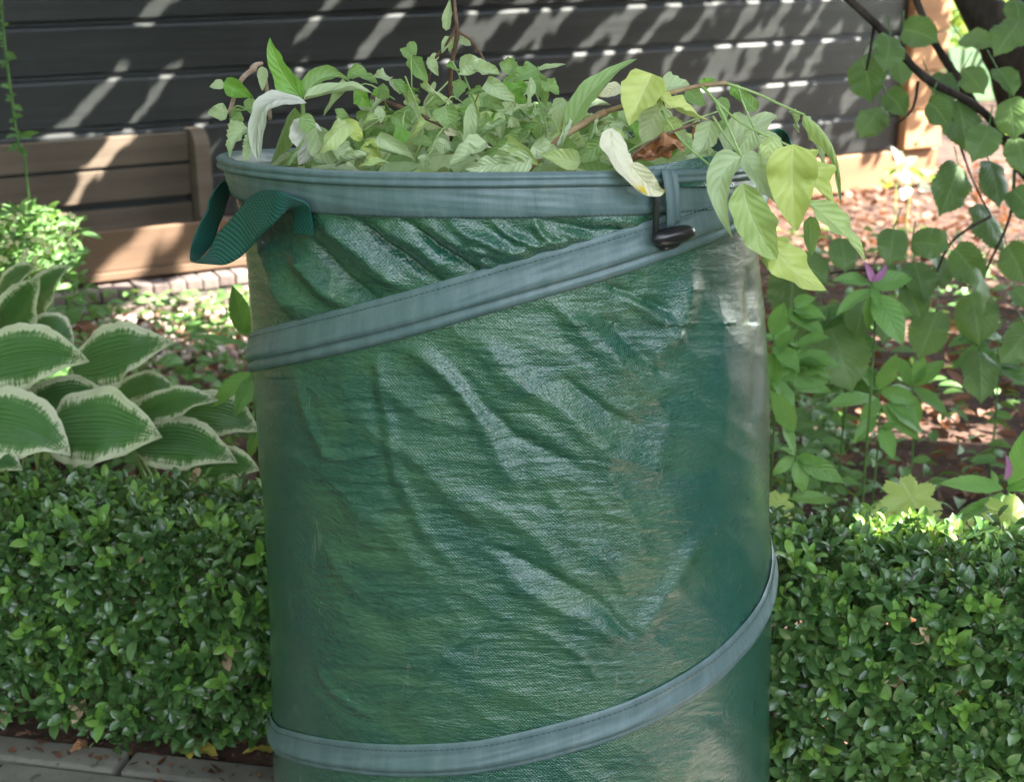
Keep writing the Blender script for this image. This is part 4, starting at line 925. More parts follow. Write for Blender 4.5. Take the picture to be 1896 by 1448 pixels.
# ================================================================== BOX HEDGES
Tb = template(5, 2, 0.27, 'oval', 0.30, 0.10)
HD = 0.175
leaf_meshes = []
for nm, mt in (('box', 'box'), ('box_new', 'box_new'), ('box_dead', 'box_dead')):
    for k in range(3 if nm == 'box' else 1):
        me = mesh('leaf', Tb[0], Tb[1], Tb[2], tint=np.full(len(Tb[0]), 0.15 + 0.3 * k)); me.materials.append(M[mt])
        me.polygons.foreach_set('use_smooth', [True] * len(me.polygons)); leaf_meshes.append(me)
def hedge(label, a0, a1, nsp, seed, HZ):
    g = np.random.default_rng(seed)
    root = thing('box_hedge', label, 'hedge', tuple(HP((a0 + a1) / 2, -HD / 2, 0)), group='low clipped box hedges')
    n = nsp
    a = g.uniform(a0, a1, n); z = g.uniform(0.015, HZ, n)
    kind = g.random(n)
    # clipped shell: front face, top, a little depth; lumpy
    lump = 0.034 * (fbm(a * 9, z * 9 + seed, 3) * 2)
    depth = np.abs(g.normal(0, 0.020, n)) + (g.random(n) < 0.25) * g.uniform(0, 0.10, n)
    b = -depth + lump + 0.012 - 0.05 * np.clip((0.07 - z) / 0.07, 0, 1) ** 2 - 0.02 * np.clip((z - HZ + 0.04) / 0.04, 0, 1)
    top = kind < 0.36
    b = np.where(top, -g.uniform(0.0, HD, n), b); z = np.where(top, HZ + 0.014 * fbm(a * 8, b * 14 + 3, 3) * 2 - np.abs(g.normal(0, 0.014, n)), z)
    od = np.where(top[:, None], [0, 0, 1.0], [0, 0, 0.55]) + np.where(top[:, None], 0.25, 1.0) * np.array([hn[0], hn[1], 0]) + g.normal(0, 0.38, (n, 3))
    od /= np.linalg.norm(od, axis=1)[:, None]
    bp = np.stack([HA[0] + hu[0] * a + hn[0] * b, HA[1] + hu[1] * a + hn[1] * b, z], -1)
    pos, dirs, ups, scs, cls, tw = [], [], [], [], [], []
    for i in range(n):
        c = np.hypot(bp[i, 0] - np.interp(z[i], rows_z, prof_c), bp[i, 1] - BY)
        if c < np.interp(z[i], rows_z, prof_r) + 0.018: continue
        o = od[i]; s1 = nrm(np.cross(o, g.normal(0, 1, 3))); s2 = np.cross(o, s1)
        young = g.random() < (0.28 if top[i] else 0.13); dead = g.random() < 0.007
        ln = g.uniform(0.026, 0.055); nodes = g.integers(3, 6)
        tw.append((bp[i] - o * 0.02, bp[i] + o * ln))
        for k in range(nodes):
            f = (k + 0.5) / nodes; side = s1 if k % 2 else s2
            for sg in (-1, 1):
                if g.random() < 0.08: continue
                pos.append(bp[i] + o * ln * f); dirs.append(nrm(side * sg + o * (0.35 + 0.9 * f) + g.normal(0, .18, 3)))
                ups.append(nrm(o + g.normal(0, .22, 3) - side * sg * 0.3)); scs.append(g.uniform(0.015, 0.031) * (1.0 - 0.25 * (f > .8)))
                cls.append(2 if dead else (1 if young else 0))
    pos, dirs, ups, scs, cls = map(np.array, (pos, dirs, ups, scs, cls))
    Rm = frames(dirs, ups)
    X_, Y_ = proj(pos); dep = (pos[:, 0] - HA[0]) * hn[0] + (pos[:, 1] - HA[1]) * hn[1]
    face = np.abs(Rm[:, 1, 2])
    vis = (X_ > 5) & (X_ < 1890) & (Y_ > 850) & (Y_ < 1440) & ((X_ < 500) | (X_ > 1430))
    score = np.where(vis, dep + 0.5 * (pos[:, 2] > HZ - .02) * 0.05 + face * 0.01 + g.random(len(pos)) * 0.02, -9)
    idx = np.argsort(-score)[:300]; single = np.zeros(len(pos), bool); single[idx] = True
    for i in idx:
        me = leaf_meshes[int(g.integers(0, 3))] if cls[i] == 0 else leaf_meshes[2 + cls[i]]
        o = bpy.data.objects.new('leaf', me); COL.objects.link(o); o.parent = root
        Mx = Matrix(((*Rm[i, 0] * scs[i], 0), (*Rm[i, 1] * scs[i], 0), (*Rm[i, 2] * scs[i], 0), (0, 0, 0, 1)))
        Mx.translation = Vector(pos[i]) - root.location; o.matrix_basis = Mx
    for k, (nm, mt) in enumerate((('foliage', 'box'), ('young_foliage', 'box_new'), ('dead_foliage', 'box_dead'))):
        s = (~single) & (cls == k)
        if not s.any(): continue
        W = bulk(Tb, pos[s], Rm[s], scs[s], g.random(s.sum()))
        o = under(nm, mesh(nm, W[0], W[1], W[2], W[3]), M[mt], root); o['kind'] = 'stuff'
    Vt, Ft = [], []
    for p, q_ in tw:
        v, f = tube([p, q_], [0.0010, 0.0005], 4, False); Ft += [tuple(x + len(Vt) for x in y) for y in f]; Vt += v
    for _ in range(60):
        a_ = g.uniform(a0, a1); p = HP(a_, -g.uniform(.03, HD - .02), 0.0); q_ = p + np.array([g.normal(0, .05), g.normal(0, .03), HZ * g.uniform(.5, .9)])
        m_ = (p + q_) / 2 + g.normal(0, .015, 3)
        if np.hypot(p[0], p[1] - BY) < .3: continue
        v, f = tube([p, m_, q_], [0.004, 0.003, 0.0012], 5, False); Ft += [tuple(x + len(Vt) for x in y) for y in f]; Vt += v
    o = under('twigs', mesh('twigs', Vt, Ft), M['twig'], root); o['kind'] = 'stuff'
hedge('low clipped box hedge left of the bag in front of the hostas', -0.30, 0.36, 1950, 5, 0.297)
HZ = 0.318
hedge('low clipped box hedge right of the bag in front of the leaf litter bed', 0.72, 1.45, 2150, 8, HZ)

# ================================================================== HOSTAS
HO = [  # base, tip, through, hw, Y, roll
 ((-70, 700), (166, 670), (50, 658), 58, 2.10, 0.10), ((132, 682), (322, 633), (222, 655), 58, 2.16, 0.15), ((84, 800), (301, 810), (190, 790), 72, 2.02, 0.12),
 ((-70, 790), (131, 845), (40, 790), 62, 2.00, 0.10), ((40, 770), (215, 745), (125, 738), 44, 2.12, 0.10), ((245, 775), (405, 742), (325, 745), 32, 2.09, 0.25),
 ((250, 830), (441, 858), (345, 822), 48, 2.04, 0.2), ((330, 765), (480, 800), (410, 770), 44, 2.12, 0.0), ((2, 648), (74, 512), (35, 575), 42, 2.30, -0.2),
 ((60, 590), (132, 493), (88, 530), 34, 2.36, 0.3), ((-10, 560), (66, 497), (30, 512), 24, 2.40, 0.2), ((50, 625), (136, 645), (100, 605), 26, 2.28, 0.1),
 ((200, 750), (330, 728), (268, 712), 26, 2.20, 0.1), ((-60, 860), (42, 872), (-5, 852), 28, 1.98, 0.1), ((330, 880), (480, 872), (420, 860), 34, 2.02, 0.1), ((-80, 745), (60, 730), (0, 722), 40, 2.16, 0.0)]
HG = [('large hosta with cream edged leaves nearest the hedge', [0, 1, 2, 3, 4, 13, 15]), ('hosta with upright cream edged leaves beside the pale flowers', [8, 9, 10, 11]), ('hosta with darker cream edged leaves close to the bag', [5, 6, 7, 12, 14])]
for lab, ids in HG:
    c0 = P(*HO[ids[0]][0], HO[ids[0]][4] + 0.05); c0 = np.array([c0[0] + 0.04, c0[1] + 0.05, 0.0])
    t = thing('hosta', lab, 'plant', tuple(c0), group='hostas behind the hedge')
    for i in ids:
        b, tp, th_, hw, Y, rl = HO[i]
        P0 = P3(b, Y + 0.06); P1 = P3(tp, Y - 0.05)
        cc_ = (2 * th_[0] - 0.5 * (b[0] + tp[0]), 2 * th_[1] - 0.5 * (b[1] + tp[1])); Cq = P3(cc_, Y)
        leaf_obj(t, M['hosta'], P0, P1, hw * Y / FPX * 1.18, C=Cq, face=(0.03, -0.90, 0.52), roll=rl * 0.6, fold=0.20, curl=-0.20, wave=0.12, twist=(0.5 if i % 2 else -0.35), shape='hosta', n=30, m=16, seed=i)
        stem(t, [c0 + np.array([0, 0, .01]), (c0 + P0) / 2 + np.array([0, 0.02, 0.05]), P0], 0.006, 0.003, 'stem_green', 'leaf_stalk', 8)
# hosta leaf ribs need their own relief
g = N(M['hosta'].node_tree); tt = M['hosta'].node_tree
uvn = g.n('ShaderNodeUVMap').outputs[0]; sp_ = g.n('ShaderNodeSeparateXYZ'); g.put(sp_.inputs[0], uvn)
uu = g.math('ABSOLUTE', g.math('MULTIPLY_ADD', sp_.outputs[0], 2.0, -1.0))
rib_h = g.math('ABSOLUTE', g.math('SINE', g.math('MULTIPLY', g.math('POWER', uu, 0.8), 3.1416 * 7)))
g.put(tt.nodes['Principled BSDF'].inputs['Normal'], g.bump(rib_h, 0.0007, 0.9))

# ================================================================== HAZEL TREE
hz = thing('hazel_tree', 'hazel tree leaning in from the right with large round toothed leaves', 'tree', (2.2, 4.0, 0))
def limb(pts, r0, r1, name='limb'):
    q = smooth_path(pts, 30); V, F = tube(q, np.linspace(r0, r1, 30) * (1 + 0.05 * rng.standard_normal(30)), 12)
    return under(name, mesh(name, V, F), M['bark'], hz)
limb([np.array([2.15, 4.0, -0.05]), P(1960, 330, 3.7), P(1893, 165, 3.6), P(1850, 60, 3.5), P(1798, -30, 3.5), P(1700, -400, 3.4), P(1560, -900, 3.3)], 0.075, 0.034, 'trunk')
limb([np.array([2.15, 4.0, 0.0]), P(2350, 760, 3.3), P(1990, 400, 2.75), P(1880, 276, 2.7), P(1813, 200, 2.65), P(1709, 140, 2.6), P(1640, 62, 2.6), P(1566, -8, 2.6), P(1480, -90, 2.6)], 0.0075, 0.0068)
limb([P(1813, 205, 2.8), P(1767, 135, 2.8), P(1728, 72, 2.8), P(1690, -20, 2.8), P(1650, -150, 2.8)], 0.008, 0.006)
limb([P(1850, 60, 3.5), P(1900, -20, 3.6), P(2000, -300, 3.8)], 0.03, 0.02)
HZL = [(1604,143,38,1),(1643,97,30,0),(1701,64,30,0),(1664,130,24,1),(1657,191,25,1),(1612,224,30,1),(1740,166,30,1),(1736,209,26,1),(1780,228,41,1),(1800,149,26,1),(1806,77,26,0),(1867,66,36,0),(1883,23,24,0),
 (1873,217,34,1),(1817,263,32,1),(1759,348,43,1),(1840,337,39,1),(1833,418,45,1),(1887,286,30,1),(1720,453,31,0),(1736,499,30,1),(1790,491,37,1),(1879,487,34,1),(1817,538,36,0),(1464,546,48,1),(1555,661,54,1),
 (1592,587,32,1),(1719,617,40,1),(1805,587,43,1),(1814,694,42,1),(1880,640,36,1),(1500,500,32,0),(1660,520,34,0),(1690,560,30,1),(1895,380,34,1),(1895,560,30,1),(1500,600,36,1),(1640,600,30,1),(1560,470,28,0),(1860,150,26,1),(1700,520,34,1),(1650,455,30,0)]
rh = random.Random(9)
for i, (x, y, r_, dn) in enumerate(HZL):
    Y = 2.62 + rh.uniform(-.12, .18) if y < 440 else 2.42 + rh.uniform(-.1, .15)
    an = R(90 + rh.uniform(-45, 45)) if dn else R(rh.uniform(-10, 190))
    L = r_ * 1.22; dx, dy = math.cos(an) * L, math.sin(an) * L
    P0 = P(x - dx * .85, y - dy * .85, Y + 0.02); P1 = P(x + dx * 1.1, y + dy * 1.1, Y - 0.02)
    Cq = (P0 + P1) / 2 + np.array([0, -0.012, 0.008])
    leaf_obj(hz, M['hazel'], P0, P1, r_ * 1.02 * Y / FPX, C=Cq, face=(rh.uniform(-.6, .6), -1, rh.uniform(.0, 1.3)), roll=rh.uniform(-.5, .5), fold=0.18, curl=rh.uniform(-.4, .2), wave=0.10, teeth=0.06, shape='round', n=30, m=8, seed=i)
    stem(hz, [P0, P0 + np.array([rh.uniform(-.02, .02), .02, .03])], 0.0012, 0.0012, 'stem_dark', 'leaf_stalk', 4, 5)
for pts in ([(1700, 150), (1690, 200), (1660, 230)], [(1760, 215), (1800, 330), (1835, 400)], [(1620, 40), (1610, 100), (1604, 130)], [(1880, 280), (1870, 400), (1820, 520), (1810, 640)], [(1835, 400), (1760, 450), (1700, 560), (1560, 610)], [(1700, 540), (1600, 500), (1470, 520)]):
    q = [P(x, y, 2.62 if y < 400 else 2.5) for x, y in pts]; stem(hz, q, 0.0030, 0.0016, 'bark', 'side_shoot', 16)

# crown overhead: shades wall, bag and hedge, open where the photograph shows sun flecks
def fleck_wall(px, py):       # sunlit strokes on the wall, measured at their middles
    for x0, y0, x1, y1, w_ in FLECKS:
        pass
Tcr = template(3, 2, 0.40, 'oval', 0.2, 0.05); Tcr = (Tcr[0] - np.array([0, 0.5, 0]), Tcr[1], Tcr[2])
FL = [  # (x top, y top, x bottom, y bottom, half width) strokes of sun
 (215, 140, 130, 225, 15), (310, 140, 235, 245, 12), (240, 240, 165, 320, 15), (215, 250, 90, 440, 11), (300, 415, 205, 500, 16), (385, 215, 355, 250, 9),
 (350, -30, 270, 30, 16), (740, 20, 670, 100, 14), (880, 10, 840, 95, 12), (980, 0, 890, 60, 12), (1010, 20, 950, 100, 9), (1150, 60, 1080, 170, 12), (1190, 0, 1090, 80, 14),
 (1260, 0, 1170, 100, 10), (1330, 0, 1240, 110, 13), (1400, 0, 1310, 130, 11), (1390, 70, 1300, 160, 12), (1460, 0, 1380, 130, 11), (1480, 75, 1400, 200, 12), (1530, 0, 1440, 140, 9),
 (1540, 60, 1470, 160, 9), (1440, 160, 1370, 235, 12), (1490, 140, 1420, 240, 9), (1070, 0, 1000, 60, 8), (620, 0, 560, 60, 8), (1330, 160, 1290, 200, 8), (560, 120, 530, 170, 6)]
wpts = []
while len(wpts) < 19000:
    x = random.uniform(-500, 1720); y = random.uniform(-420, 560)
    wpts.append(Wp(x, y, 0.02 if x > 380 or y < 240 else 0.10))
wpts = np.array(wpts); Sn = np.array(SUN)
tt_ = rng.uniform(1.3, 1.8, len(wpts))
cpos = [wpts - Sn * tt_[:, None]]
csz = [rng.uniform(0.030, 0.048, len(wpts))]
def cover(n, x0, x1, y0, y1, z, t0=2.6, t1=4.2, size=(0.10, 0.16), keep=None):
    p = np.stack([rng.uniform(x0, x1, n), rng.uniform(y0, y1, n), np.full(n, z)], -1)
    if keep is not None: p = p[keep(p)]
    cpos.append(p - Sn * rng.uniform(t0, t1, len(p))[:, None]); csz.append(rng.uniform(*size, len(p)))
cover(3200, -0.75, 0.85, 0.9, 2.55, 0.5)                         # over bag and hedges
cover(1900, -2.6, 2.6, -1.6, 0.9, 0.0, size=(.16, .26), t0=6.0, t1=7.0); cover(1300, -5.5, -2.2, -1.0, 3.4, 0.0, size=(.16, .28), t0=2.2, t1=3.0); cover(1300, 2.0, 5.0, -1.0, 3.2, 0.0, size=(.16, .28), t0=2.3, t1=3.2); cover(1500, 0.5, 1.8, 2.25, 2.95, 0.75); cover(2200, 0.85, 2.9, 0.9, 2.5, 0.1, t0=2.4, t1=3.4); cover(1300, -2.4, -0.75, 0.9, 2.5, 0.1)  # unseen leaves added to keep paving, side ground and hanging leaves in shade
def thin(p):
    return (fbm(p[:, 0] * 3.3, p[:, 1] * 3.3, 3) > -0.11)
cover(3800, -2.2, 2.6, 2.5, 4.9, 0.1, keep=thin)
cpos = np.concatenate(cpos); csz = np.concatenate(csz)
keep = cpos[:, 2] > 1.35
cpos, csz = cpos[keep], csz[keep]
# openings in the crown: the leaves stand clear of the rays that reach the sunlit spots
GAPS = []
for x0, y0, x1, y1, w_ in FL:
    for f in np.linspace(-0.1, 1.1, 14): GAPS.append((Wp(x0 + (x1 - x0) * f, y0 + (y1 - y0) * f, 0.02 if (x0 > 380 or y0 < 240) else (0.10 if y0 < 400 else 0.43)), w_ * 5.0 / FPX * 0.30))
for x, y, r0 in ((1600, 395, .06), (1660, 420, .07), (1730, 395, .06), (1570, 445, .04), (1680, 345, .08), (1830, 470, .08), (1850, 505, .05), (1755, 600, .05), (1480, 655, .05), (1700, 620, .04), (1870, 380, .10), (1640, 370, .05),
                 (290, 575, .05), (350, 560, .05), (410, 545, .07), (450, 560, .06), (330, 600, .04), (440, 500, .07), (250, 585, .04), (400, 620, .04), (1560, 770, .03), (1800, 780, .03)):
    GAPS.append((PZ(x, y, 0.01), r0))
for x, y, Y, r0 in ((60, 410, 2.9, .07), (20, 450, 2.9, .05), (90, 440, 2.9, .04), (110, 470, 2.85, .03), (1860, 250, 2.6, .02), (1700, 975, 1.75, .012), (1600, 985, 1.75, .010), (1780, 990, 1.72, .01), (200, 905, 1.9, .010), (350, 900, 1.9, .010)):
    GAPS.append((P(x, y, Y), r0))
kp = np.ones(len(cpos), bool)
for q_, r0 in GAPS:
    v_ = cpos - q_; al = v_ @ (-Sn); pd = np.linalg.norm(v_ + al[:, None] * Sn, axis=1)
    kp &= ~((al > 0) & (pd < r0 + csz * 0.46))
cpos, csz = cpos[kp], csz[kp]
Wc_ = bulk(Tcr, cpos, frames(rand_dir(len(cpos)), -np.broadcast_to(Sn, (len(cpos), 3)) + rng.normal(0, .25, (len(cpos), 3))), csz * 1.25)
o = under('crown', mesh('crown', Wc_[0], Wc_[1], Wc_[2], Wc_[3]), M['crown'], hz); o['kind'] = 'stuff'

# ================================================================== YOUNG PLANTS IN THE BED
def plant(name, label, foot, top, Y, leaves, mat='lance', hwk=0.20, stems=((),), shape='lance', group=None, cat='plant', teeth=0.03, face=(0, -0.8, 0.8)):
    b = P(*foot, Y); b[2] = max(b[2], 0.0)
    t = thing(name, label, cat, (b[0], b[1], 0), group)
    stem(t, [np.array([b[0], b[1] + .01, 0.0]), (b + P(*top, Y)) / 2 + np.array([.004, 0, 0]), P(*top, Y)], 0.0022, 0.0013, 'stem_dark', 'stem', 10)
    for i, L_ in enumerate(leaves):
        bs, tp = L_[0], L_[1]; k = L_[2] if len(L_) > 2 else hwk
        ln = math.hypot(tp[0] - bs[0], tp[1] - bs[1]); r_ = random.Random(i + int(foot[0]))
        P0 = P3(bs, Y); P1 = P3(tp, Y - r_.uniform(-.01, .05)); Cq = (P0 + P1) / 2 + np.array([0, -.005, 0.10 * ln * Y / FPX])
        leaf_obj(t, M[mat], P0, P1, ln * k * Y / FPX, C=Cq, face=face, roll=r_.uniform(-.5, .5), fold=0.25, wave=0.06, teeth=teeth, shape=shape, n=22, m=6, seed=i)
    return t
def blossom(t, c, Y, tips, hw):
    for tp in tips:
        P0 = P3(c, Y); P1 = P3(tp, Y); leaf_obj(t, M['petal'], P0, P1, hw * Y / FPX, name='petal', fold=0.5, curl=0.5, wave=0.05, shape='oval', C=(P0 + P1) / 2 + np.array([0, -.01, 0]), face=(0, -1, .2), n=10, m=6)
t = plant('turtlehead_plant', 'leafy plant with a pink two petalled flower below the hanging leaves', (1618, 700), (1612, 520), 2.30,
 [((1614, 535), (1548, 585), .22), ((1612, 530), (1690, 515), .26), ((1618, 545), (1672, 640), .26), ((1614, 540), (1605, 610), .2), ((1612, 525), (1540, 520), .24), ((1614, 530), (1630, 575), .2), ((1612, 560), (1690, 585), .2)])
blossom(t, (1614, 520), 2.29, [(1598, 484), (1640, 490)], 12)
plant('young_plant', 'upright young plant with pointed leaves in the open leaf litter', (1618, 900), (1626, 722), 2.45,
 [((1626, 722), (1660, 654), .26), ((1624, 722), (1574, 672), .2), ((1622, 735), (1527, 755), .19), ((1626, 735), (1592, 792), .24), ((1622, 770), (1580, 824), .24), ((1632, 790), (1654, 852), .26), ((1634, 750), (1702, 816), .2),
  ((1640, 745), (1710, 805), .22), ((1630, 725), (1700, 745), .24), ((1628, 795), (1665, 785), .24), ((1625, 820), (1640, 838), .25)], group='young plants in the leaf litter')
plant('young_plant', 'young plant with long spreading leaves right behind the upright young plant', (1690, 855), (1688, 715), 2.52,
 [((1690, 715), (1750, 668), .22), ((1690, 718), (1756, 770), .18), ((1688, 716), (1655, 660), .26), ((1688, 720), (1640, 722), .25), ((1690, 735), (1700, 790), .25), ((1692, 712), (1712, 660), .26)], group='young plants in the leaf litter')
plant('young_plant', 'young plant with bright pointed leaves touching the right side of the bag', (1455, 925), (1474, 846), 2.12,
 [((1476, 846), (1522, 857), .26), ((1476, 850), (1562, 895), .22), ((1474, 852), (1488, 916), .28), ((1458, 922), (1550, 930), .17), ((1474, 844), (1440, 830), .26), ((1470, 800), (1425, 722), .24), ((1472, 840), (1445, 775), .24), ((1470, 845), (1430, 880), .24)], group='young plants in the leaf litter')
plant('young_plant', 'tall soft green plant half hidden behind the right side of the bag', (1430, 850), (1432, 620), 2.18,
 [((1432, 640), (1480, 690), .30), ((1430, 620), (1452, 560), .30), ((1430, 660), (1478, 610), .3), ((1432, 700), (1470, 770), .26), ((1432, 650), (1420, 740), .3)], group='young plants in the leaf litter')
t = plant('turtlehead_plant', 'small plant with a closed pink flower bud at the right edge', (1858, 990), (1862, 880), 2.02,
 [((1872, 905), (1896, 796), .20), ((1858, 905), (1738, 896), .15), ((1856, 912), (1832, 990), .28), ((1862, 905), (1930, 900), .2), ((1850, 930), (1780, 955), .22), ((1868, 915), (1900, 965), .25), ((1845, 905), (1835, 870), .25), ((1830, 930), (1760, 975), .2)])
blossom(t, (1861, 888), 2.0, [(1862, 842)], 13)
rr5 = random.Random(77)
for (lab, fx, fy, tx, ty, Y5, cnt5) in (('leafy plant crowding the right side of the bag below the hanging leaves', 1460, 800, 1470, 560, 2.32, 26), ('bushy green plant under the pink flower in front of the leaf litter', 1560, 800, 1570, 560, 2.55, 24),
                              ('low green plant in front of the hanging round leaves at the right', 1850, 760, 1840, 600, 2.75, 16)):
    lv = []
    for k in range(cnt5):
        y5 = rr5.uniform(ty, ty + (fy - ty) * .62); x5 = tx + (rr5.uniform(-14, 14)); a5 = rr5.choice([rr5.uniform(-.6, .7), math.pi + rr5.uniform(-.7, .6)]); l5 = rr5.uniform(45, 85)
        lv.append(((x5, y5), (x5 + l5 * math.cos(a5), y5 + l5 * math.sin(a5) * .8 + 10), rr5.uniform(.2, .36)))
    plant('bed_plant', lab, (fx, fy), (tx, ty), Y5, lv, mat=rr5.choice(['herb', 'lance']), shape='ovate', group='bushy plants in the right bed')
# cranesbill: lobed leaves
def lobed(root, c, r_, Y, mat='geranium', rot=0.0, tilt=(0, -0.55, 0.85), seed=0):
    g_ = random.Random(seed); ctr = P3(c, Y); nz_ = nrm(tilt); sx = nrm(np.cross([0, 1, 0], nz_)) if abs(nz_[1]) < .99 else np.array([1., 0, 0]); sx = nrm(np.cross(nz_, [0, 0, 1.]) * -1) ; sy = np.cross(nz_, sx)
    K = 120; rings = 5; V = [ctr]; UV = [(0.5, 0.5)]
    for j in range(1, rings + 1):
        for k in range(K):
            a = 2 * math.pi * k / K; th_ = (a / (2 * math.pi) * 7) % 1.0
            lobe = 0.62 + 0.38 * math.sin(math.pi * th_) ** 0.7; tooth = 1 + 0.05 * math.sin(a * 42) + 0.04 * math.sin(a * 21 + 1)
            notch = 0.35 if abs(a - math.pi * 1.5 - 0.0) < 0.18 else 1.0
            rr_ = r_ * Y / FPX * (j / rings) * ((lobe * tooth * notch) if j == rings else (1 - (1 - lobe * notch) * (j / rings) ** 2))
            h = r_ * Y / FPX * (0.06 * math.sin(7 * a) * (j / rings) - 0.12 * (j / rings) ** 2 + 0.05 * math.sin(3 * a + seed))
            V.append(ctr + rr_ * (math.cos(a + rot) * sx + math.sin(a + rot) * sy) + nz_ * h); UV.append((0.5 + 0.5 * math.cos(a) * j / rings, 0.5 + 0.5 * math.sin(a) * j / rings))
    F = [(0, 1 + k, 1 + (k + 1) % K) for k in range(K)] + [(1 + (j - 1) * K + k, 1 + j * K + k, 1 + j * K + (k + 1) % K, 1 + (j - 1) * K + (k + 1) % K) for j in range(1, rings) for k in range(K)]
    under('leaf', mesh('leaf', V, F, UV), M[mat], root)
    stem(root, [ctr, ctr + np.array([0, .02, -.05]), np.array([ctr[0] + .01, ctr[1] + .04, 0])], 0.0014, 0.0016, 'stem_green', 'leaf_stalk', 6, 5)
for lab, c0, LV in (('yellow green cranesbill with lobed leaves behind the middle of the right hedge', (1686, 940), [((1688, 922), 62, 1.95, .2), ((1640, 962), 45, 1.93, 1.2), ((1728, 968), 40, 1.92, 2.2)]),
                    ('yellow green cranesbill with lobed leaves in the lower right corner of the bed', (1868, 960), [((1872, 955), 56, 1.95, .9), ((1815, 985), 36, 1.90, 2.4), ((1930, 985), 40, 1.9, 1.5)]),
                    ('pale cranesbill leaves between the bag and the right hedge', (1445, 945), [((1440, 932), 34, 1.93, .4), ((1452, 965), 24, 1.9, 1.8)])):
    b = P(*c0, 1.97); t = thing('cranesbill', lab, 'plant', (b[0], b[1], 0), 'cranesbills behind the right hedge')
    for i, (c, r_, Y, ro) in enumerate(LV): lobed(t, c, r_, Y, rot=ro, seed=i)
# plants left of the bag
plant('leafy_sprout', 'bright green sprout with narrow leaves at the left side of the bag', (468, 840), (466, 640), 2.10,
 [((455, 622), (430, 528), .22), ((462, 640), (352, 622), .07), ((466, 690), (392, 756), .22), ((466, 700), (436, 772), .22), ((466, 680), (448, 658), .4), ((476, 800), (462, 852), .26), ((462, 625), (470, 575), .2)], group='sprouts behind the left hedge')
plant('leafy_sprout', 'sprout with a tuft of small leaves sticking out of the hosta', (120, 640), (125, 560), 2.45,
 [((125, 565), (95, 590), .3), ((125, 560), (140, 590), .3), ((125, 560), (150, 545), .3), ((180, 570), (170, 600), .3), ((185, 565), (205, 585), .3), ((180, 560), (165, 545), .3), ((150, 570), (120, 610), .3)], mat='herb', group='sprouts behind the left hedge')
# tall foxglove-like stalk on the far left
t = thing('seed_stalk', 'tall green seed stalk standing at the far left in front of the planter', 'plant', tuple(P(52, 440, 3.1) * np.array([1, 1, 0])))
stem(t, [np.array([*P(52, 430, 3.1)[:2], 0.0]), P(50, 330, 3.1), P(33, 260, 3.1), P(20, 170, 3.1), P(6, 60, 3.1), P(-2, -40, 3.1)], 0.0022, 0.0032, 'stem_dark', 'stem', 40)
rp = random.Random(4)
for k in range(34):
    f = rp.random(); y = -10 + 290 * f; x = np.interp(y, [-40, 60, 170, 260], [-2, 6, 20, 33]); s = rp.choice([-1, 1]); l = rp.uniform(10, 26)
    P0 = P(x, y, 3.1); P1 = P(x + s * l * .8, y + rp.uniform(-6, l), 3.08)
    leaf_obj(t, M['herb'], P0, P1, l * .26 * 3.1 / FPX, fold=.4, n=6, m=4, seed=k, shape='oval')
for tp in ((75, 245), (60, 255), (10, 255)): leaf_obj(t, M['herb'], P(33, 250, 3.1), P(*tp, 3.05), 6 * 3.1 / FPX, n=8, m=4, shape='lance')
# bushy flowering plant
t = thing('flowering_plant', 'bushy plant with small pale yellow flowers in front of the planter', 'plant', tuple(P(60, 520, 2.9) * np.array([1, 1, 0])))
n = 1300; xs = rng.normal(50, 55, n); ys = rng.uniform(385, 530, n) + np.abs(xs - 55) * .25; ok = (xs > -150) & (xs < 160)
pos = np.array([P(a_, b_, rng.uniform(2.7, 3.1)) for a_, b_ in zip(xs[ok], ys[ok])]); Rm = frames(rand_dir(len(pos), -.3, .8), rand_dir(len(pos), .2, 1))
W = bulk(template(4, 2, 0.16, 'lance', .3, .15), pos, Rm, rng.uniform(.02, .045, len(pos)))
o = under('foliage', mesh('foliage', W[0], W[1], W[2], W[3]), M['herb'], t); o['kind'] = 'stuff'
for k in range(46):
    x, y = rp.gauss(48, 40), rp.uniform(395, 495)
    if not -10 < x < 135: continue
    c = P(x, y, rp.uniform(2.58, 2.70)); V, F, UV = [], [], []
    for q_ in range(5):
        a = q_ * 1.2566 + rp.random() * .3; dpt = np.array([math.cos(a), -.4, math.sin(a)]) * rp.uniform(.004, .007)
        v, f, u = leaf_geo(c, c + dpt, .0026, face=(0, -1, 0), n=4, m=2, shape='oval'); F += [tuple(int(i_) + len(V) for i_ in ff) for ff in f]; V += list(v); UV += list(u)
    under('flower', mesh('flower', V, F, UV), M['flower'], t)
# low herbs left bed
def ground_patch(name, label, x0, x1, y0, y1, n, size, mat, zr=(0.005, .05), T=None, yexp=1, dens=None):
    xs = rng.uniform(x0, x1, n); ys = rng.uniform(y0, y1, n)
    pos = np.array([PZ(a_, b_, rng.uniform(*zr)) for a_, b_ in zip(xs, ys)])
    if dens is not None: pos = pos[dens(pos)]
    Rm = frames(rand_dir(len(pos), -.15, .35), rand_dir(len(pos), .55, 1))
    W = bulk(T or template(4, 2, 0.22, 'lance', .3, .15), pos, Rm, rng.uniform(*size, len(pos)))
    o = finish(name, mesh(name, W[0], W[1], W[2], W[3]), M[mat]); o['kind'] = 'stuff'
    if label: o['label'] = label
    return o
ground_patch('ground_cover', 'low green herbs on the ground left of the bag', -80, 480, 540, 860, 3000, (.022, .055), 'herb', (0.01, .11), dens=lambda p: fbm(p[:, 0] * 6, p[:, 1] * 6, 3) > -.03)
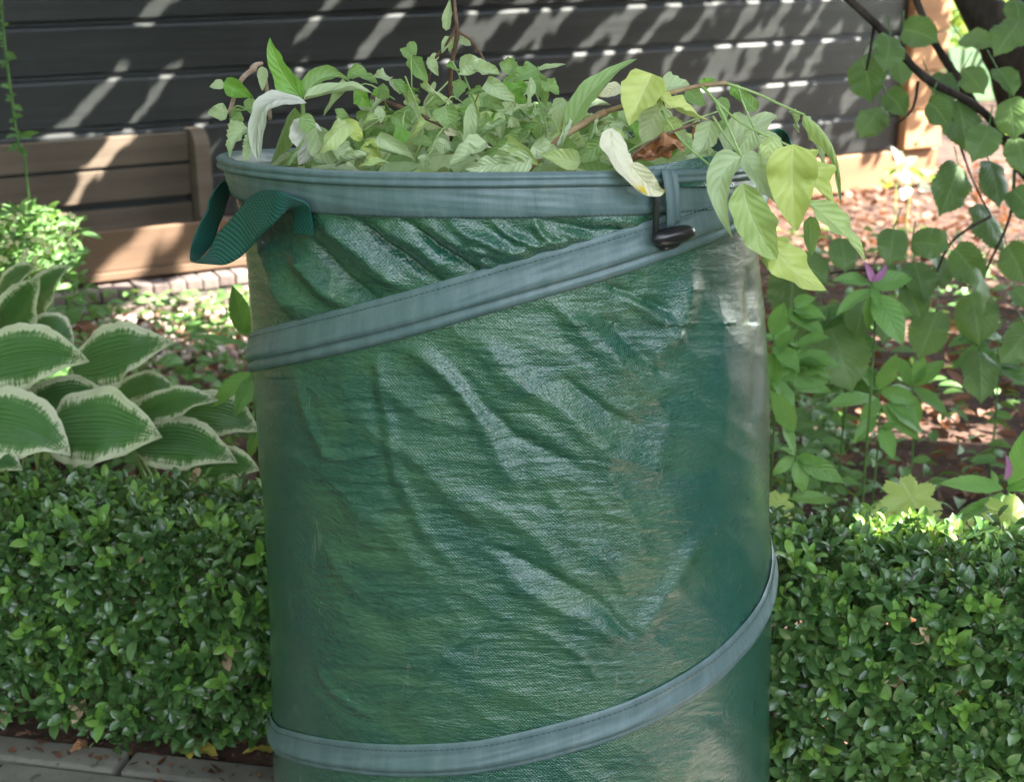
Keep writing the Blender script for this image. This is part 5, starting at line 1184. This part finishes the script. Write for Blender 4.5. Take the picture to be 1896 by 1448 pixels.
for x0, x1, y0, y1, n_ in ((1425, 1570, 620, 930, 520), (1560, 1990, 640, 960, 260), (1430, 1900, 420, 620, 420)):
    ground_patch('bed_herbs', 'low green herbs scattered over the leaf litter right of the bag', x0, x1, y0, y1, n_, (.022, .060), 'herb', (0.01, .16))
# litter
Td = template(6, 4, 0.34, 'ovate', 0.45, -0.25)
pos = np.stack([rng.uniform(-2.2, 3.6, 19000), rng.uniform(1.86, 6.6, 19000), np.zeros(19000)], -1)
side_ = np.dot(pos - G0, wn); pos = pos[(side_ > 0.05) | (np.dot(pos - G0, wu) > a_end + .3)]
pos[:, 2] = 0.002 + 0.022 * rng.random(len(pos)) + np.clip(0.05 * fbm(pos[:, 0] * 2.6 + 5, pos[:, 1] * 2.6 + 9, 4), -.02, .03)
Rm = frames(rand_dir(len(pos), -.3, .45), rand_dir(len(pos), .25, 1)); W = bulk(Td, pos, Rm, 0.009 + 0.050 * rng.random(len(pos)) ** 2.2)
o = finish('leaf_litter', mesh('leaf_litter', W[0], W[1], W[2], W[3]), M['dead']); o['kind'] = 'stuff'; o['label'] = 'brown fallen leaves covering the garden bed'
# pebbles at the left
bm_ = __import__('bmesh').new(); __import__('bmesh').ops.create_icosphere(bm_, subdivisions=1, radius=1.0)
ico = (np.array([v.co[:] for v in bm_.verts]), np.array([[v.index for v in f.verts] for f in bm_.faces])); bm_.free()
np_ = 1500; xs = rng.uniform(60, 520, np_); ys = rng.uniform(532, 760, np_)
pos = np.array([PZ(a_, b_, 0.008) for a_, b_ in zip(xs, ys)]); pos = pos[rng.random(np_) < np.clip((700 - ys) / 110, .12, 1)]
k_ = len(ico[0]); scl = rng.uniform(.006, .017, (len(pos), 1, 1)) * rng.uniform(.6, 1.2, (len(pos), 1, 3))
Vp = ico[0][None] * scl * (1 + 0.12 * rng.standard_normal((len(pos), k_, 1))) + pos[:, None, :]
o = finish('pebbles', mesh('pebbles', Vp.reshape(-1, 3), (ico[1][None] + (np.arange(len(pos)) * k_)[:, None, None]).reshape(-1, 3), tint=np.repeat(rng.random(len(pos)), k_)), M['pebble']); o['kind'] = 'stuff'; o['label'] = 'reddish and white pebbles between the planter and the hostas'

# small silver-leaved plant and sun-lit weeds at the shed corner
t = thing('silver_plant', 'small silvery plant with white leaves at the foot of the shed corner', 'plant', tuple(PZ(1680, 385, 0)))
for b, tp, hw in (((1690, 330), (1655, 318), 13), ((1690, 330), (1730, 318), 14), ((1672, 305), (1650, 270), 9), ((1672, 305), (1700, 290), 10), ((1680, 345), (1672, 370), 12), ((1700, 345), (1730, 352), 9), ((1665, 300), (1690, 318), 9)):
    leaf_obj(t, M['silver'], P(*b, 5.2), P(*tp, 5.15), hw * 5.2 / FPX, n=8, m=4, seed=int(tp[0]))
stem(t, [np.array([*P(1680, 380, 5.25)[:2], 0]), P(1685, 330, 5.22), P(1668, 280, 5.22)], .003, .002)
t = thing('weed', 'bright yellow green weed beside the silver plant at the shed corner', 'plant', tuple(PZ(1650, 380, 0)))
for b, tp, hw in (((1665, 320), (1630, 316), 8), ((1680, 310), (1720, 335), 8), ((1640, 340), (1625, 335), 7), ((1640, 345), (1655, 338), 7), ((1720, 325), (1760, 345), 9), ((1665, 308), (1668, 300), 6)):
    leaf_obj(t, M['sunleaf'], P(*b, 5.1), P(*tp, 5.05), hw * 5.1 / FPX, n=8, m=4, seed=int(tp[1]))
stem(t, [np.array([*P(1660, 385, 5.1)[:2], 0]), P(1660, 340, 5.1), P(1672, 305, 5.1)], .003, .002)
# sunlit shrubs beyond the corner
for i, (cx_, cy_, rr0, hh0, lab) in enumerate(((3.2, 7.6, 0.55, 0.9, 'sunlit yellow green shrub beyond the shed corner, nearest the trunk'), (2.6, 8.9, 0.7, 1.1, 'sunlit shrub farthest behind the shed corner'), (4.6, 8.4, .9, 1.3, 'sunlit shrub at the right edge beyond the trunk'), (3.3, 5.6, .28, .35, 'low sunlit bush in the litter right of the shed corner'))):
    t = thing('shrub', lab, 'shrub', (cx_, cy_, 0), 'sunlit shrubs beyond the shed')
    n = 2200; d = rand_dir(n, -.4, 1); r_ = rng.uniform(.55, 1.05, n) * (1 + .35 * fbm(d[:, 0] * 3 + i, d[:, 1] * 3 + d[:, 2] * 2, 3)); p = d * r_[:, None] * np.array([rr0, rr0, hh0 * .5]) + np.array([cx_, cy_, hh0 * .5])
    p = p[p[:, 2] > .02]; W = bulk(template(4, 2, .3, 'ovate', .3, .1), p, frames(rand_dir(len(p), -.6, .5), rand_dir(len(p), .1, 1)), rng.uniform(.05, .09, len(p)))
    o = under('foliage', mesh('foliage', W[0], W[1], W[2], W[3]), M['sunleaf'], t); o['kind'] = 'stuff'
    for k in range(5):
        a = k * 1.26; stem(t, [np.array([cx_, cy_, 0]), np.array([cx_ + .3 * rr0 * math.cos(a), cy_ + .3 * rr0 * math.sin(a), hh0 * .4]), np.array([cx_ + .6 * rr0 * math.cos(a), cy_ + .6 * rr0 * math.sin(a), hh0 * .8])], .012, .005, 'bark', 'branch')

# fallen leaves on the paving and hedge
def fallen(label, mat, b, tp, hw, z, **kw):
    P0 = PZ(*b, z + .004); P1 = PZ(*tp, z + .004); L_ = np.linalg.norm(P1 - P0)
    t = thing('fallen_leaf', label, 'leaf', tuple(P0))
    kw.setdefault('wave', .25)
    leaf_obj(t, M[mat], P0, P1, hw, C=(P0 + P1) / 2 + np.array([0, 0, kw.pop('up', .008)]), name='blade', face=(0, 0, 1), fold=.15, n=14, m=8, **kw)
    stem(t, [P0, P0 + (P0 - P1) * .25 + np.array([0, 0, .004])], .0007, .0006, 'stem_green', 'leaf_stalk', 4, 5)
fallen('broad yellow fallen leaf with a pointed tip on the soil under the hedge', 'fallen_yellow', (336, 1388), (404, 1400), .020, 0.0, seed=1)
fallen('narrow yellow fallen leaf touching the foot of the bag', 'fallen_yellow', (506, 1390), (448, 1397), .010, 0.0, seed=2)
fallen('curled orange brown fallen leaf on the paving at the far left', 'dead_orange', (165, 1384), (128, 1396), .010, 0.0, seed=3, up=.014)
fallen('small brown fallen leaf between the two yellow fallen leaves', 'dead_orange', (455, 1372), (428, 1386), .010, 0.0, seed=5)
fallen('buff dead leaf caught on top of the right hedge', 'clip_cream', (1832, 1048), (1890, 1076), .014, HZ - .01, seed=6)
pp = np.stack([rng.uniform(-.75, .1, 160), np.zeros(160), np.zeros(160)], -1); a_ = rng.uniform(-.3, .55, 160); b_ = rng.uniform(-.02, .12, 160)
pp = np.array([HP(x, y if rng.random() < .3 else min(y, .05), .004) for x, y in zip(a_, b_)]); W = bulk(Td, pp, frames(rand_dir(160, -.1, .3), rand_dir(160, .6, 1)), rng.uniform(.006, .020, 160))
o = finish('leaf_debris', mesh('leaf_debris', W[0], W[1], W[2], W[3]), M['dead']); o['kind'] = 'stuff'; o['label'] = 'dry leaf crumbs on the paving along the hedge'
# soil strip between hedge and paving
Xg, Yg = np.meshgrid(np.linspace(-1.6, 1.9, 160), np.linspace(-.30, 0.014, 24)); Zg = -0.010 + .02 * fbm(Xg * 14, Yg * 14, 3)
Vg = np.array([HP(a, b, z) for a, b, z in zip(Xg.ravel(), Yg.ravel(), Zg.ravel())])
o = finish('soil_strip', mesh('soil_strip', Vg, grid_faces(24, 160)), M['soil']); o['kind'] = 'structure'

gh_mat = plain_mat('added_hedge_foliage', (0.02, 0.05, 0.012), (0.06, 0.12, 0.03), 12, 0.7, 0.05)  # added unseen hedges, dark surroundings for the glossy bag to reflect
for lab, cx0, cy0, ang0, hh0 in (('added unseen dark hedge behind the camera for the bag to reflect', 0, -4.6, 0, 1.5), ('added unseen dark hedge off frame at the left for the bag to reflect', -5.6, -0.5, -90, 1.9), ('added unseen dark hedge off frame at the right for the bag to reflect', 6.2, -0.5, 90, 1.9)):
    t = thing('added_hedge', lab, 'hedge', (cx0, cy0, 0))
    Xh, Zh = np.meshgrid(np.linspace(-5, 5, 90), np.linspace(0, 1, 36)); top_ = hh0 + .5 * fbm(Xh * .8 + cx0, Xh * 0 + 2, 3)
    Dh = .6 * fbm(Xh * 2.5, Zh * 7 + cx0, 4) - .5 * Zh ** 4; ca_, sa_ = math.cos(R(ang0)), math.sin(R(ang0))
    Vh = np.stack([cx0 + Xh * ca_ - Dh * sa_, cy0 + Xh * sa_ + Dh * ca_, Zh * top_], -1).reshape(-1, 3)
    o = under('foliage_mass', mesh('foliage_mass', Vh, grid_faces(36, 90)), gh_mat, t); o.modifiers.new('thick', 'SOLIDIFY').thickness = 0.7
